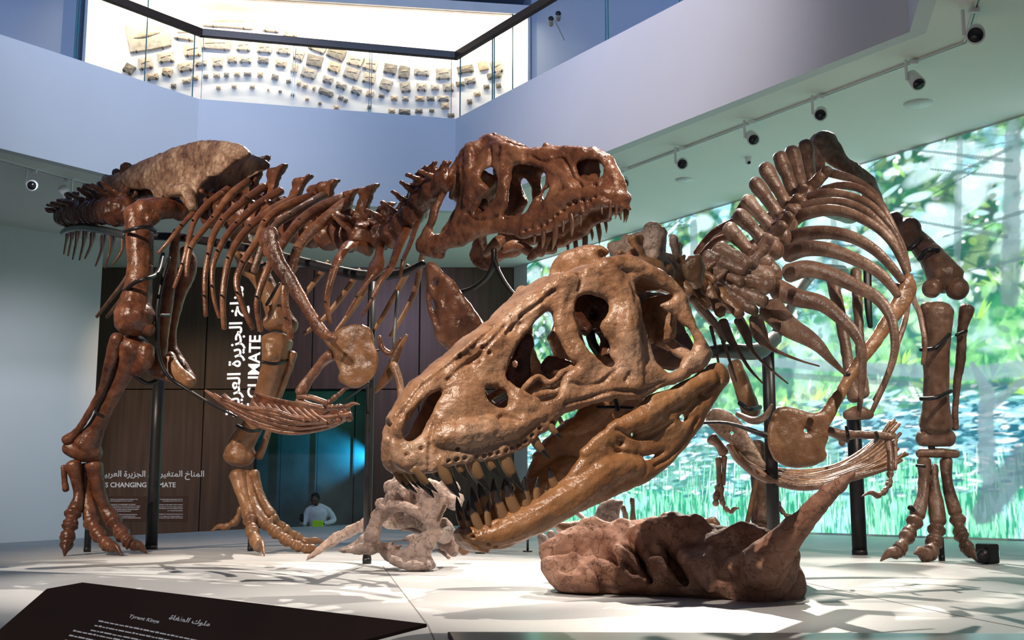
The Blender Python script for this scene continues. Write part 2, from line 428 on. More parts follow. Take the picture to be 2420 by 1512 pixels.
# wood wall with panels and the opening --------------------------
def wx(px): return (px - 1210) / FPX * (YW / 0.988)
x_op0, x_op1, z_op = wx(612), wx(873), 2.95
wall_back = struct(add_obj('wall_back', *join([box_vf(((-9.9 + x_op0) / 2, YW + 0.15, 2.35), (x_op0 + 9.9, 0.2, 6.7)), box_vf(((x_op1 + CORNER[0]) / 2, YW + 0.15, 2.35), (CORNER[0] - x_op1, 0.2, 6.7)), box_vf(((x_op0 + x_op1) / 2, YW + 0.15, (z_op + ZC) / 2), (x_op1 - x_op0, 0.2, ZC - z_op))]), 'wood_groove', smooth=False))
seams = [-9.9, wx(490), x_op0, wx(740), x_op1, wx(992), CORNER[0]]
for i in range(len(seams) - 1):
    for z0, z1 in ((ZFL, z_op), (z_op, ZC)):
        if i in (2, 3) and z1 == z_op: continue
        x0, x1 = seams[i] + 0.012, seams[i + 1] - 0.012
        v, f = box_vf(((x0 + x1) / 2, YW + 0.02, (z0 + z1) / 2), (x1 - x0, 0.06, z1 - z0 - 0.02))
        bevel_obj(add_obj('panel', v, f, 'wood_panel', wall_back, smooth=False), 0.006)
# corridor behind the opening
v, f = join([box_vf((-4.4, 29.0, 1.0), (6.4, 0.2, 4.4)), box_vf((-7.5, 27.5, 1.0), (0.2, 3.2, 4.4)), box_vf((-4.4, 27.4, 3.3), (6.4, 3.2, 0.2))])
struct(add_obj('corridor_wall', v, f, 'corridor_metal', smooth=False))
for i in range(6):
    v, f = box_vf((-6.6 + i * 0.9, 28.88, 1.0), (0.012, 0.02, 4.2)); add_obj('joint', v, f, 'wood_groove', bpy.data.objects['corridor_wall'], smooth=False)
spot('corridor_blue', (-3.15, 28.62, 1.6), (-4.6, 28.80, 1.58), 700, 70, 1.0, (0.02, 0.5, 1.0), 0.03)
area('corridor_green', (-5.0, 26.6, 3.1), (-5.2, 28.9, 0.6), 7, 1.2, 0.3, (0.25, 0.9, 0.65))

# left wall ------------------------------------------------------
L0, L1 = np.array(xy(245, 572, ZC)), np.array(xy(0, 530, ZC)); ld = (L1 - L0) / np.linalg.norm(L1 - L0); Lf = L0 + ld * 9
nrm = np.array([-ld[1], ld[0]]); nrm = nrm if nrm[1] > 0 else -nrm
q = [L0, Lf, Lf + nrm * 0.3, L0 + nrm * 0.3]; v, f = prism(q, ZFL, ZC); struct(add_obj('wall_left', v, f, 'wall_white', smooth=False))
k_ = L0[0] * YW / L0[1]; q = [L0 + np.array([-.02, .05]), L0 + nrm * .3 + np.array([-.3, 0]), (k_ - 1.2, YW), (k_ - 0.25, YW)]
v, f = prism([tuple(a) for a in q], ZFL, ZC); struct(add_obj('return_wall', v, f, 'wall_white', smooth=False))

# ceiling with the opening ---------------------------------------
c0, c1, c2, c3 = np.array(xy(0, 350, ZC)), np.array(xy(460, 463, ZC)), np.array(xy(1075, 499, ZC)), np.array(xy(2150, 75, ZC))
c0 = c1 + (c0 - c1) * 1.75
c4 = c3 + (np.array(xy(2172, 0, ZC)) - c3) * 5.5
void = [c0, c1, c2, c3, c4, np.array([3.2, 3.0]), np.array([-11.5, 3.0])]
outer = [(-16, -2), (FARS[0] + 3, -2), (FARS[0] + 3, FARS[1]), CORNER, (CORNER[0] - .05, YW + 0.1), (-16, YW + 0.1)]
def tri_holes(outer, holes, z):
    loops = [np.asarray(outer, float)] + [np.asarray(h, float) for h in holes]
    pts = np.vstack(loops); ed = []; k = 0
    for l in loops: ed += [(k + i, k + (i + 1) % len(l)) for i in range(len(l))]; k += len(l)
    vv, ee, ff = delaunay_2d_cdt([Vector(p) for p in pts], ed, [], 0, 1e-5)[:3]
    V2 = np.array([[a.x, a.y] for a in vv]); ff = [list(a) for a in ff]; cen = np.array([V2[a].mean(0) for a in ff]); ok = inpoly(cen, loops[0])
    for l in loops[1:]: ok &= ~inpoly(cen, l)
    return V2, [a for a, k_ in zip(ff, ok) if k_]
V2, ff = tri_holes(outer, [void], ZC); n = len(V2)
v = [(a[0], a[1], ZC) for a in V2] + [(a[0], a[1], ZC + 0.3) for a in V2]
f = [a[::-1] for a in ff] + [[i + n for i in a] for a in ff]
ceiling = struct(add_obj('ceiling', v, f, 'ceiling_white', smooth=False))
# parapet around the opening, one face per stretch
def off_poly(pts, d):
    out = []; n = len(pts); c = np.mean(pts, axis=0)
    for i in range(n):
        a, b, e = np.asarray(pts[i - 1]), np.asarray(pts[i]), np.asarray(pts[(i + 1) % n])
        n1 = np.array([-(b - a)[1], (b - a)[0]]); n1 /= np.linalg.norm(n1); n2 = np.array([-(e - b)[1], (e - b)[0]]); n2 /= np.linalg.norm(n2)
        if np.dot(n1, (a + b) / 2 - c) < 0: n1 = -n1
        if np.dot(n2, (b + e) / 2 - c) < 0: n2 = -n2
        m = n1 + n2; m /= np.linalg.norm(m); out.append(b + m * d / max(0.35, np.dot(m, n1)))
    return out
vo = off_poly(void, 0.18)
parapet_names = ['parapet_wall'] * 4
for i, nm in enumerate(parapet_names):
    q = [void[i], void[i + 1], vo[i + 1], vo[i]]; v, f = prism(q, ZC - 0.002, ZP); struct(add_obj(nm, v, f, 'wall_white', smooth=False))
# upper storey: floor slab, walls, ceiling
V2, ff = tri_holes([(-20, -2), (16, -2), (16, 29.0), (-20, 29.0)], [vo], 6.3); n = len(V2)
v = [(a[0], a[1], 6.3) for a in V2] + [(a[0], a[1], 6.4) for a in V2]; f = [a[::-1] for a in ff] + [[i + n for i in a] for a in ff]
struct(add_obj('floor_upper', v, f, 'floor_dark', smooth=False))
YU = 24.2
def ux(px, py=150): p = P(px, py, YU); return p[0], p[2]
v, f = join([box_vf((-2.0, YU + 4.2, 9.4), (40, 0.2, 6.4))]); struct(add_obj('upper_wall', v, f, 'wall_blue', smooth=False))
xr, _ = ux(1258)
xl, _ = ux(196, 60)
v, f = prism([(xl, YU - 0.4), (xl - 0.25, YU - 0.5), (-18, 14.0), (-18, 14.5), (xl - 0.3, YU + 3.9), (xl - 0.05, YU + 3.9)], 6.4, 12.3)
struct(add_obj('upper_wall', v, f, 'wall_blue', smooth=False))
v, f = box_vf((-2, 13, 12.4), (40, 34, 0.2)); struct(add_obj('upper_ceiling', v, f, 'wall_blue', smooth=False))

# handrail and glass of the balustrade ---------------------------
for i, (nm, lab) in enumerate([('handrail', 'dark bronze handrail on the left stretch of the glass balustrade'), ('handrail', 'long dark bronze handrail in front of the lit fossil wall'), ('handrail', 'dark bronze handrail on the right stretch rising out of the picture'), ]):
    a, b = void[i], void[i + 1]; a = np.array([*a, ZR]); b = np.array([*b, ZR]); d = (b - a); L = np.linalg.norm(d); d /= L
    R = rotz(math.atan2(d[1], d[0])); v, f = box_vf((a + b) / 2 + np.array([0, 0, -0.07]), (L + 0.06, 0.10, 0.14), R)
    bevel_obj(tag(add_obj(nm, v, f, 'rail_bronze', smooth=False), lab, 'handrail', 'handrails of the balustrade'), 0.012)
nearw = np.array([-3.0, 11.0])
panes = {0: [0.0, 0.33, 0.62, 0.99], 1: [0.008, 0.36, 0.66, 0.992], 2: [0.008, 0.125, 0.45, 0.62, 0.99]}
where = {0: 'left stretch of the balustrade', 1: 'middle stretch of the balustrade', 2: 'right stretch of the balustrade'}
ordn = ['first', 'second', 'third', 'fourth']
for i in panes:
    a, b = np.array([*void[i], 0]), np.array([*void[i + 1], 0]); d = b - a; L = np.linalg.norm(d); R = rotz(math.atan2(d[1], d[0]))
    off = np.array([*(vo[i] - void[i]), 0]); off = off / np.linalg.norm(off) * 0.06
    for k in range(len(panes[i]) - 1):
        t0, t1 = panes[i][k] + 0.002, panes[i][k + 1] - 0.002; c = a + d * (t0 + t1) / 2 + off
        t = thing('glass_pane', f'clear glass pane, {ordn[k]} from the left, {where[i]}', 'glass pane', (c[0], c[1], ZP), 'panes of the glass balustrade')
        v, f = box_vf(c + np.array([0, 0, (ZP + ZR - 0.1) / 2]), (L * (t1 - t0) - 0.03, 0.02, ZR - 0.1 - ZP), R)
        add_obj('pane', v, f, 'clear_glass', t, smooth=False)
        for s in (-1, 1):
            v, f = box_vf(c + d / L * s * (L * (t1 - t0) / 2 - 0.009) + np.array([0, 0, (ZP + ZR - 0.1) / 2]), (0.010, 0.021, ZR - 0.1 - ZP), R)
            add_obj('polished_edge', v, f, 'glass_edge', t, smooth=False)

# lit fossil wall on the upper storey, turned a little like the parapet
CK = math.atan(0.15); cdir = np.array([math.cos(CK), math.sin(CK), 0.0]); cnrm = np.array([math.sin(CK), -math.cos(CK), 0.0]); RC = rotz(CK)
case0 = np.array([P(196, 100, YU - .35)[0], YU - .35, 0.0])
def oncase(px, py, back=0.0): return onplane(px, py, case0 - cnrm * back, cnrm)
LC = np.linalg.norm((oncase(1254, 100) - oncase(196, 100))[:2]); zt2 = oncase(1218, 34)[2]
def cbox(name, t0, t1, d0, d1, z0, z1, mat):
    c = case0 + cdir * (t0 + t1) / 2 - cnrm * (d0 + d1) / 2 + np.array([0, 0, (z0 + z1) / 2]); v, f = box_vf(c, (t1 - t0, d1 - d0, z1 - z0), RC); return add_obj(name, v, f, mat, wall_case, smooth=False)
wall_case = thing('display_case', 'brightly lit built-in display case filling the upper back wall', 'display case', case0 + cdir * LC / 2 + np.array([0, 0, 6.4]))
cbox('back_panel', 0, LC, .90, .96, 6.4, zt2 + .02, 'case_white'); cbox('side_panel', 0, .06, 0, .96, 6.4, zt2 + .02, 'case_white'); cbox('side_panel', LC - .06, LC, 0, .96, 6.4, zt2 + .02, 'case_white')
cbox('top_panel', 0, LC, .1, .96, zt2 + .02, zt2 + .08, 'case_white'); cbox('fascia', 0, LC, 0, .06, zt2 + .02, zt2 + .24, 'case_white')
for tt in (1.30, LC - .42): cbox('glass_joint', tt, tt + .02, .02, .07, 6.4, zt2 + .02, 'glass_edge')
for i in range(12):                                            # small downlights under the top panel
    c = case0 + cdir * (LC * (i + .5) / 12) - cnrm * .30 + np.array([0, 0, zt2 + .012]); v, f = tube([c, c - np.array([0, 0, .03])], [.07, .06], sides=14, n=3, cap=False); add_obj('downlight', v, f, 'lamp_white', wall_case)
c = case0 + cdir * LC / 2 - cnrm * .12 + np.array([0, 0, zt2 - .03]); tg = case0 + cdir * LC / 2 - cnrm * 1.0 + np.array([0, 0, 8.5])
e_ = case0 + cdir * (LC + .02)
v, f = prism([tuple((e_ - cnrm * .0)[:2]), tuple((e_ + np.array([.12, -.05, 0]))[:2]), (13.5, 13.5), (13.5, 14.0), tuple((e_ - cnrm * 2.6 + cdir * .3)[:2]), tuple((e_ - cnrm * 2.6)[:2])], 6.4, 12.3)
struct(add_obj('upper_wall', v, f, 'wall_blue', smooth=False))
lo = area('case_light_top', c, tg, 250, LC - .4, .10, (1.0, 0.88, 0.68)); lo.rotation_euler = (Matrix.Rotation(CK, 4, 'Z') @ Matrix.Rotation(math.radians(32), 4, 'X')).to_euler()

plain('slab_buff', (0.60, 0.50, 0.38), 0.8, noise=0.2, nscale=9, bump=0.4, bscale=14)
plain('slab_grey', (0.44, 0.38, 0.31), 0.8, noise=0.25, nscale=9, bump=0.4, bscale=14)
plain('slab_dark', (0.24, 0.20, 0.15), 0.8, noise=0.3, nscale=9, bump=0.4, bscale=14)
plain('slab_tan', (0.58, 0.43, 0.28), 0.8, noise=0.2, nscale=9, bump=0.4, bscale=14)
plain('slab_fossil', (0.33, 0.25, 0.18), 0.8, noise=0.3, nscale=20)
plain('pin_black', (0.02, 0.02, 0.02), 0.5)
# slabs: centre and size in the photograph, tilt in degrees, stone; each hangs on the back panel
SL = [(348, 85, 100, 66, 12, 'g', 'the largest rough slab, top left on the fossil wall'), (435, 78, 46, 30, -4, 'b', ''), (540, 52, 118, 26, 0, 'b', 'long slab above the handrail corner'), (508, 103, 76, 26, -1, 'g', 'long slab with a dark fossil just below the handrail'),
 (640, 66, 40, 16, -4, 'b', ''), (685, 78, 34, 16, -2, 't', ''), (575, 108, 36, 22, 1, 'b', ''), (625, 113, 36, 22, -2, 'g', ''), (670, 117, 34, 18, -5, 'g', ''), (707, 130, 24, 22, -18, 'g', ''), (743, 143, 38, 26, -12, 'd', 'dark slab on the crest of the fossil wave'), (795, 125, 44, 26, -22, 'd', 'dark tilted slab under the handrail'),
 (750, 112, 40, 18, -22, 'g', ''), (840, 142, 36, 24, -15, 'b', ''), (876, 152, 34, 26, -12, 'b', ''), (790, 158, 28, 22, -20, 't', ''), (730, 172, 36, 22, -14, 'g', ''), (831, 172, 38, 26, -18, 'g', ''), (872, 184, 30, 22, -12, 'b', ''),
 (922, 162, 30, 22, -10, 'd', ''), (955, 170, 26, 28, -8, 'd', ''), (997, 170, 38, 14, -2, 'g', ''), (1048, 174, 36, 24, 2, 'g', ''), (912, 200, 28, 24, -18, 'g', ''), (958, 205, 24, 22, 8, 'g', ''), (996, 205, 24, 16, 0, 'b', ''), (1028, 206, 20, 12, 3, 'b', ''), (1060, 206, 26, 16, 6, 'g', ''),
 (1100, 163, 40, 16, 14, 'd', ''), (1142, 155, 22, 20, 15, 't', ''), (1174, 157, 28, 26, 18, 'b', ''), (1168, 178, 34, 12, 14, 'd', ''), (1112, 190, 26, 12, 10, 'g', ''),
 (455, 117, 42, 28, 8, 'b', ''), (392, 135, 38, 22, 10, 'b', ''), (344, 149, 32, 26, 12, 'b', ''), (305, 162, 24, 20, -28, 'd', 'small dark slab at the left foot of the fossil wall'), (438, 158, 34, 18, 14, 'b', ''), (395, 170, 24, 16, -12, 't', ''), (360, 181, 28, 12, 12, 't', ''),
 (474, 148, 28, 12, 8, 'b', ''), (514, 146, 24, 22, 3, 'b', ''), (548, 140, 24, 14, 6, 't', ''), (580, 141, 30, 12, 0, 'b', ''), (622, 142, 26, 12, -3, 'd', ''), (664, 150, 26, 14, -6, 't', ''), (696, 161, 16, 18, -10, 't', ''),
 (410, 203, 12, 9, 0, 'd', ''), (440, 192, 18, 8, 10, 't', ''), (460, 184, 16, 9, 8, 't', ''), (486, 180, 12, 8, 0, 'd', ''), (512, 178, 16, 8, 0, 't', ''), (535, 177, 11, 9, 0, 'd', ''), (560, 175, 14, 8, 0, 't', ''), (585, 175, 18, 7, 0, 'd', ''), (615, 176, 14, 10, 0, 't', ''), (650, 182, 16, 11, -12, 'd', ''), (682, 192, 12, 7, 12, 'd', ''), (706, 197, 10, 9, -12, 't', ''), (721, 203, 11, 9, -12, 't', ''),
 (742, 208, 7, 9, -8, 't', ''), (770, 218, 36, 12, -18, 'd', ''), (775, 188, 24, 14, -14, 'g', ''), (806, 202, 26, 12, -18, 'g', ''), (842, 214, 24, 14, -20, 'g', ''), (805, 231, 12, 8, -22, 'd', ''), (817, 237, 9, 8, -22, 'd', ''), (516, 207, 10, 7, 0, 't', ''), (553, 204, 12, 7, 0, 't', ''), (596, 205, 12, 7, 0, 't', ''), (634, 212, 5, 4, 0, 't', ''), (662, 216, 8, 4, 0, 'd', ''), (692, 224, 10, 6, -8, 'd', ''),
 (874, 222, 18, 12, -10, 't', ''), (902, 226, 14, 7, -8, 'd', ''), (932, 232, 16, 9, -2, 't', ''), (958, 233, 16, 9, 0, 'g', ''), (992, 233, 22, 10, 0, 't', ''), (1018, 233, 18, 9, 2, 'd', ''), (1048, 232, 30, 10, 4, 'b', ''), (1088, 198, 20, 10, 8, 'd', ''), (926, 262, 16, 8, 0, 't', ''), (956, 264, 28, 10, -1, 'd', ''), (990, 262, 18, 8, 0, 'd', ''), (1020, 261, 12, 6, 0, 'd', ''), (1052, 250, 20, 14, 3, 't', ''), (1066, 272, 16, 8, 6, 'd', ''), (873, 253, 10, 8, 0, 'd', ''),
 (756, 244, 8, 5, 0, 'd', ''), (726, 234, 9, 5, 0, 't', ''), (795, 254, 12, 8, 0, 't', ''), (1128, 222, 16, 8, 10, 't', ''), (1110, 240, 12, 10, 8, 'd', ''), (1150, 205, 14, 8, 10, 'd', ''), (1178, 202, 12, 10, 10, 'd', '')]
stone = {'b': 'slab_buff', 'g': 'slab_grey', 'd': 'slab_dark', 't': 'slab_tan'}; sname = {'b': 'buff', 'g': 'grey brown', 'd': 'dark brown', 't': 'tan'}
bandname = lambda y: 'top row' if y < 128 else 'second row' if y < 165 else 'third row' if y < 195 else 'fourth row' if y < 225 else 'lowest row'
rows_seen = {}
SL.sort(key=lambda a: a[0])
for (px, py, w, h, ang, k, lab) in SL:
    c = oncase(px, py, .86); m = mpp(c); W, H = w * m, h * m * 1.06; t_ = 0.03
    rng = np.random.default_rng(px * 7 + py); nn = 10 if w > 20 else 6
    pts = []
    for s0, s1 in (((-1, -1), (1, -1)), ((1, -1), (1, 1)), ((1, 1), (-1, 1)), ((-1, 1), (-1, -1))):
        for q in range(2 if w > 20 else 1):
            u = q / 2; pts.append([(s0[0] + (s1[0] - s0[0]) * u) * W / 2 * (1 + rng.uniform(-.09, .06)), (s0[1] + (s1[1] - s0[1]) * u) * H / 2 * (1 + rng.uniform(-.09, .06))])
    a = math.radians(ang); pts = np.array(pts) @ np.array([[math.cos(a), math.sin(a)], [-math.sin(a), math.cos(a)]])
    key = (sname[k], bandname(py)); rows_seen.setdefault(key, []).append(px)
    lab = lab or None
    n = len(pts); v = [c + cdir * p[0] - cnrm * t_ + np.array([0, 0, p[1]]) for p in pts] + [c + cdir * p[0] * .95 + cnrm * t_ + np.array([0, 0, p[1] * .95]) for p in pts] + [c + cnrm * (t_ + .02)]
    f = [list(range(n))] + [[i, n + i, n + (i + 1) % n, (i + 1) % n] for i in range(n)] + [[n + i, 2 * n, n + (i + 1) % n] for i in range(n)]
    t = thing('mounted_fossil', lab or '?', 'fossil', (c[0], c[1], c[2]), 'fossil slabs on the lit wall'); t['_k'] = k; t['_x'] = px; t['_b'] = bandname(py)
    add_obj('stone', v, f, stone[k], t, smooth=False)
    if w > 22:
        q = [c + cdir * (math.cos(a) * s_ * W * .3 - math.sin(a) * dd) + cnrm * (t_ + .012) + np.array([0, 0, math.sin(a) * s_ * W * .3 + math.cos(a) * dd]) for s_, dd in ((-1, -.02), (-.3, .0), (.3, .01), (1, .02))]
        v, f = tube(q, [0.012, H * .10, H * .08, 0.010], sides=6, n=7, flat=0.4, flat_dir=(0, 1, 0)); add_obj('fossil', v, f, 'slab_fossil', t)
        for s_ in (-1, 1):
            b0 = c + cdir * (math.cos(a) * s_ * W * .3 + math.sin(a) * H / 2) + np.array([0, 0, math.sin(a) * s_ * W * .3 - math.cos(a) * H / 2])
            v, f = box_vf(b0, (0.02, 0.10, 0.04)); add_obj('pin', v, f, 'pin_black', t, smooth=False)
numw = ['first', 'second', 'third', 'fourth', 'fifth', 'sixth', 'seventh', 'eighth', 'ninth', 'tenth', 'eleventh', 'twelfth', 'thirteenth', 'fourteenth', 'fifteenth', 'sixteenth', 'seventeenth', 'eighteenth', 'nineteenth', 'twentieth', 'twenty first', 'twenty second', 'twenty third', 'twenty fourth', 'twenty fifth']
cnt = {}
for o in sorted([o for o in bpy.data.objects if o.name.startswith('mounted_fossil')], key=lambda o: o['_x']):
    key = (o['_k'], o['_b']); cnt[key] = cnt.get(key, 0) + 1
    if o['label'] == '?': o['label'] = f"{sname[o['_k']]} fossil slab, {numw[cnt[key]-1]} of its colour from the left, {o['_b']}"
    for kk in ('_k', '_x', '_b'): del o[kk]

# projection wall ------------------------------------------------
A, B = np.array([*CORNER, 0.0]), np.array([*FARS, 0.0]); sn = np.array([sd[1], -sd[0], 0.0]); sn = sn if sn[1] < 0 else -sn
q = [A[:2], B[:2], (B - sn * 0.3)[:2], (A - sn * 0.3)[:2]]; v, f = prism([tuple(a) for a in q], ZFL, ZC)
struct(add_obj('wall_right', v, f, 'wall_white', smooth=False))
def vnoise(x, y, seed):
    r = np.random.default_rng(seed); N = 256; T = r.random((N, N))
    xi = np.floor(x).astype(int); yi = np.floor(y).astype(int); u = x - xi; w = y - yi
    u = u * u * (3 - 2 * u); w = w * w * (3 - 2 * w)
    g = lambda i, j: T[(xi + i) % N, (yi + j) % N]
    return (g(0, 0) * (1 - u) + g(1, 0) * u) * (1 - w) + (g(0, 1) * (1 - u) + g(1, 1) * u) * w
def fbm(x, y, seed, o=4):
    s = 0; a = 0.5; t = 0
    for k in range(o): s = s + a * vnoise(x * 2 ** k, y * 2 ** k, seed + k); t += a; a *= 0.5
    return s / t
Ls = np.linalg.norm(np.array([*SW1, 0]) - A) + 2.2; s0 = 0.55; NX, NZ = 940, 360
SX, SZ = np.linspace(s0, Ls, NX), np.linspace(0.03, ZC - 0.03, NZ)
S, Z = np.meshgrid(SX, SZ)
n1 = fbm(S * 2.2, Z * 2.2, 3); n2 = fbm(S * 5, Z * 5, 11); n3 = fbm(S * 7, Z * 22, 21, 3); n4 = fbm(S * 24, Z * 5, 31, 3); n5 = fbm(S * 0.7, Z * 0.9, 41); n6 = fbm(S * 16, Z * 16, 51, 3)
lerp = lambda a, b, t: a + (b - a) * t[..., None]
sst = lambda e0, e1, x: np.clip((x - e0) / (e1 - e0), 0, 1) ** 2 * (3 - 2 * np.clip((x - e0) / (e1 - e0), 0, 1))
C3 = lambda *c: np.array(c)[None, None, :] * np.ones(S.shape)[..., None]
can = lerp(C3(.09, .19, .15), C3(.24, .38, .22), sst(.35, .62, n2)); can = lerp(can, C3(.40, .74, .86), sst(.47, .60, n1 * .7 + n2 * .3))
mid = lerp(C3(.10, .34, .18), C3(.30, .70, .30), sst(.35, .65, n2)); mid = lerp(mid, C3(.52, .80, .78), sst(.50, .66, n5 * .6 + n1 * .4)); mid = lerp(mid, C3(.07, .20, .20), sst(.55, .70, 1 - n1) * .8)
wat = lerp(C3(.07, .20, .26), C3(.30, .62, .72), sst(.38, .6, n3)); wat = lerp(wat, C3(.20, .45, .30), sst(.54, .64, n5) * .6)
ree = lerp(C3(.08, .38, .24), C3(.30, .80, .55), sst(.38, .6, n4)); ree = lerp(ree, C3(.45, .86, .86), sst(.50, .62, n1))
zz = Z + (n5 - .5) * 0.9
img = lerp(can, mid, sst(3.9, 3.3, zz)); img = lerp(img, wat, sst(2.05, 1.75, zz)); img = lerp(img, ree, sst(1.0, 0.7, zz + (n1 - .5) * .5))
def wallsz(px, py):
    p = onplane(px, py, A, sn); return np.dot(p - A, np.array([*sd, 0])), p[2]
dS, dZ = SX[1] - SX[0], SZ[1] - SZ[0]
def dab(s, z, ln, wd, ang, col, al):
    """one brush stroke of the projected picture"""
    r = max(ln, wd) * 1.6; i0, i1 = int((s - r - s0) / dS), int((s + r - s0) / dS) + 2; j0, j1 = int((z - r) / dZ), int((z + r) / dZ) + 2
    i0, j0 = max(i0, 0), max(j0, 0); i1, j1 = min(i1, NX), min(j1, NZ)
    if i1 <= i0 or j1 <= j0: return
    x = SX[i0:i1][None, :] - s; y = SZ[j0:j1][:, None] - z; c_, s_ = math.cos(ang), math.sin(ang)
    u = (x * c_ + y * s_) / ln; w = (-x * s_ + y * c_) / wd; m = np.clip(1.6 - 1.6 * (u * u + w * w), 0, 1)[..., None] * al
    img[j0:j1, i0:i1] = img[j0:j1, i0:i1] * (1 - m) + np.array(col) * m
br = np.random.default_rng(5); U = br.uniform
for k in range(1500):                                                     # canopy: sky glints, leaves, twigs
    s, z = U(s0, Ls), U(3.3, ZC); t = k % 5
    if t == 0: dab(s, z, U(.08, .30), U(.04, .12), U(-.5, .5), (U(.62, .85), .97, 1.0), U(.5, .95))
    elif t == 1: dab(s, z, U(.10, .35), U(.05, .16), U(-.8, .8), (U(.05, .14), U(.14, .24), U(.10, .18)), U(.4, .8))
    elif t == 2: dab(s, z, U(.06, .2), U(.04, .1), U(-1, 1), (U(.25, .5), U(.62, .85), U(.22, .4)), U(.4, .8))
    elif t == 3: dab(s, z, U(.3, .8), U(.012, .022), U(-.6, .5), (.08, .15, .15), U(.5, .8))
    else: dab(s, z, U(.03, .07), U(.02, .05), U(-1, 1), (.92, 1.0, 1.0), U(.6, 1))
for k in range(60): dab(U(s0, Ls), U(4.0, ZC), U(.25, .6), U(.12, .3), U(-.4, .4), (.72, .97, 1.0), U(.5, .9))
for k in range(110):                                                      # ferns and shrubs
    s, z = U(s0, Ls), U(1.6, 3.5); g = [(.45, .80, .22), (.30, .74, .34), (.62, .85, .30), (.16, .46, .26), (.70, .95, .72)][br.integers(5)]
    for q_ in range(12): a_ = U(.1, 3.0); l_ = U(.12, .34); dab(s + math.cos(a_) * l_ * .8, z + math.sin(a_) * l_ * .6, l_ * .6, U(.015, .04), a_, np.array(g) * U(.75, 1.2), U(.5, .9))
for k in range(700): dab(U(s0, Ls), U(1.9, 3.8), U(.05, .16), U(.04, .10), U(-1, 1), [(.35, .74, .35), (.12, .34, .22), (.60, .90, .62), (.16, .30, .28)][k % 4], U(.3, .8))
for k in range(1700): dab(U(s0, Ls), U(.6, 2.1), U(.06, .22), U(.012, .04), U(-.25, .25), [(.86, 1, 1), (.55, .90, .98), (.06, .18, .24), (.10, .30, .34), (.92, 1, 1)][k % 5], U(.5, .95))
for k in range(1500): dab(U(s0, Ls), U(.0, 1.0) ** 1.3 * 1.15, U(.08, .3), U(.008, .02), math.pi / 2 + U(-.2, .2), [(.10, .50, .28), (.35, .90, .55), (.75, 1, .95), (.08, .34, .26)][k % 4], U(.5, .9))
img *= (0.90 + 0.25 * n6)[..., None]; img = np.clip((img - .42) * 1.25 + .42, 0, 1)
def trunk(pts, wid, colr, alpha=0.8):
    global img
    q = [wallsz(*a) for a in pts]; m = np.zeros(S.shape)
    for (a, b), (c, d), w0, w1 in zip(q[:-1], q[1:], wid[:-1], wid[1:]):
        ab = np.array([c - a, d - b]); t = np.clip(((S - a) * ab[0] + (Z - b) * ab[1]) / (ab @ ab), 0, 1)
        dist = np.hypot(S - a - t * ab[0], Z - b - t * ab[1]); w = w0 + (w1 - w0) * t; m = np.maximum(m, sst(1.15, .75, dist / (w * (1 + (n6 - .5) * .5))))
    img = lerp(img, np.array(colr)[None, None, :] * (0.8 + 0.5 * n2[..., None]), m * alpha)
trunk([(2395, 300), (2388, 700)], [.12, .16], (.16, .26, .27), .8); trunk([(2270, 330), (2262, 640)], [.05, .07], (.16, .26, .27), .6)
trunk([(1970, 480), (1975, 640)], [.06, .07], (.13, .23, .22), .6); trunk([(1640, 530), (1645, 720)], [.10, .12], (.12, .22, .22), .7); trunk([(1500, 545), (1505, 700)], [.07, .08], (.12, .22, .22), .7)
for a, b in (((2380, 560), (2040, 500)), ((2400, 420), (2200, 400)), ((2420, 500), (2230, 560)), ((2390, 350), (2180, 450)), ((2420, 610), (2290, 640)), ((2392, 380), (2120, 350))): trunk([a, b], [.03, .012], (.10, .19, .20), .75)
trunk([(2420, 870), (2280, 885), (1900, 860), (1700, 850)], [.12, .10, .09, .08], (.26, .42, .46), .75); trunk([(2420, 905), (2280, 915), (1900, 890), (1700, 880)], [.05, .05, .05, .04], (.06, .14, .18), .6)
trunk([(2420, 1090), (2345, 1180), (2320, 1215)], [.22, .24, .16], (.10, .18, .22), .85)
trunk([(2335, 1120), (2330, 980), (2335, 930), (2300, 860)], [.14, .13, .12, .04], (.20, .32, .36), .85); trunk([(2340, 960), (2420, 900)], [.08, .05], (.20, .31, .34), .8)
trunk([(1350, 800), (1360, 640)], [.10, .06], (.75, .95, 1.0), .7)
v = (A[None, None, :] + S[..., None] * np.array([*sd, 0]) + Z[..., None] * np.array([0, 0, 1.0]) + sn * 0.012).reshape(-1, 3)
idx = np.arange(NX * NZ).reshape(NZ, NX); f = np.stack([idx[:-1, :-1], idx[:-1, 1:], idx[1:, 1:], idx[1:, :-1]], -1).reshape(-1, 4)
# the rim gives the projection screen its own thickness
rim = list(idx[0, :]) + list(idx[1:, -1]) + list(idx[-1, -2::-1]) + list(idx[-2:0:-1, 0])
nv = len(v); rv = v[rim] - sn * 0.012; v = np.vstack([v, rv]); f = f.tolist() + [[rim[i], nv + i, nv + (i + 1) % len(rim), rim[(i + 1) % len(rim)]] for i in range(len(rim))]
m, nt, b = _nt('projected_forest'); at = nt.nodes.new('ShaderNodeAttribute'); at.attribute_name = 'picture'
nt.links.new(at.outputs['Color'], b.inputs['Emission Color']); b.inputs['Emission Strength'].default_value = 1.15; b.inputs['Base Color'].default_value = (.2, .2, .2, 1); b.inputs['Roughness'].default_value = .9
MATS['projected_forest'] = m; m.cycles.emission_sampling = 'NONE'
scrn = add_obj('projection_screen', v, f, 'projected_forest', smooth=False)
ca = scrn.data.attributes.new('picture', 'FLOAT_COLOR', 'POINT'); cdat = np.ones((len(v), 4), np.float32); cdat[:nv, :3] = np.clip(img.reshape(-1, 3), 0, 1); cdat[nv:, :3] = cdat[rim, :3]
ca.data.foreach_set('color', cdat.ravel())
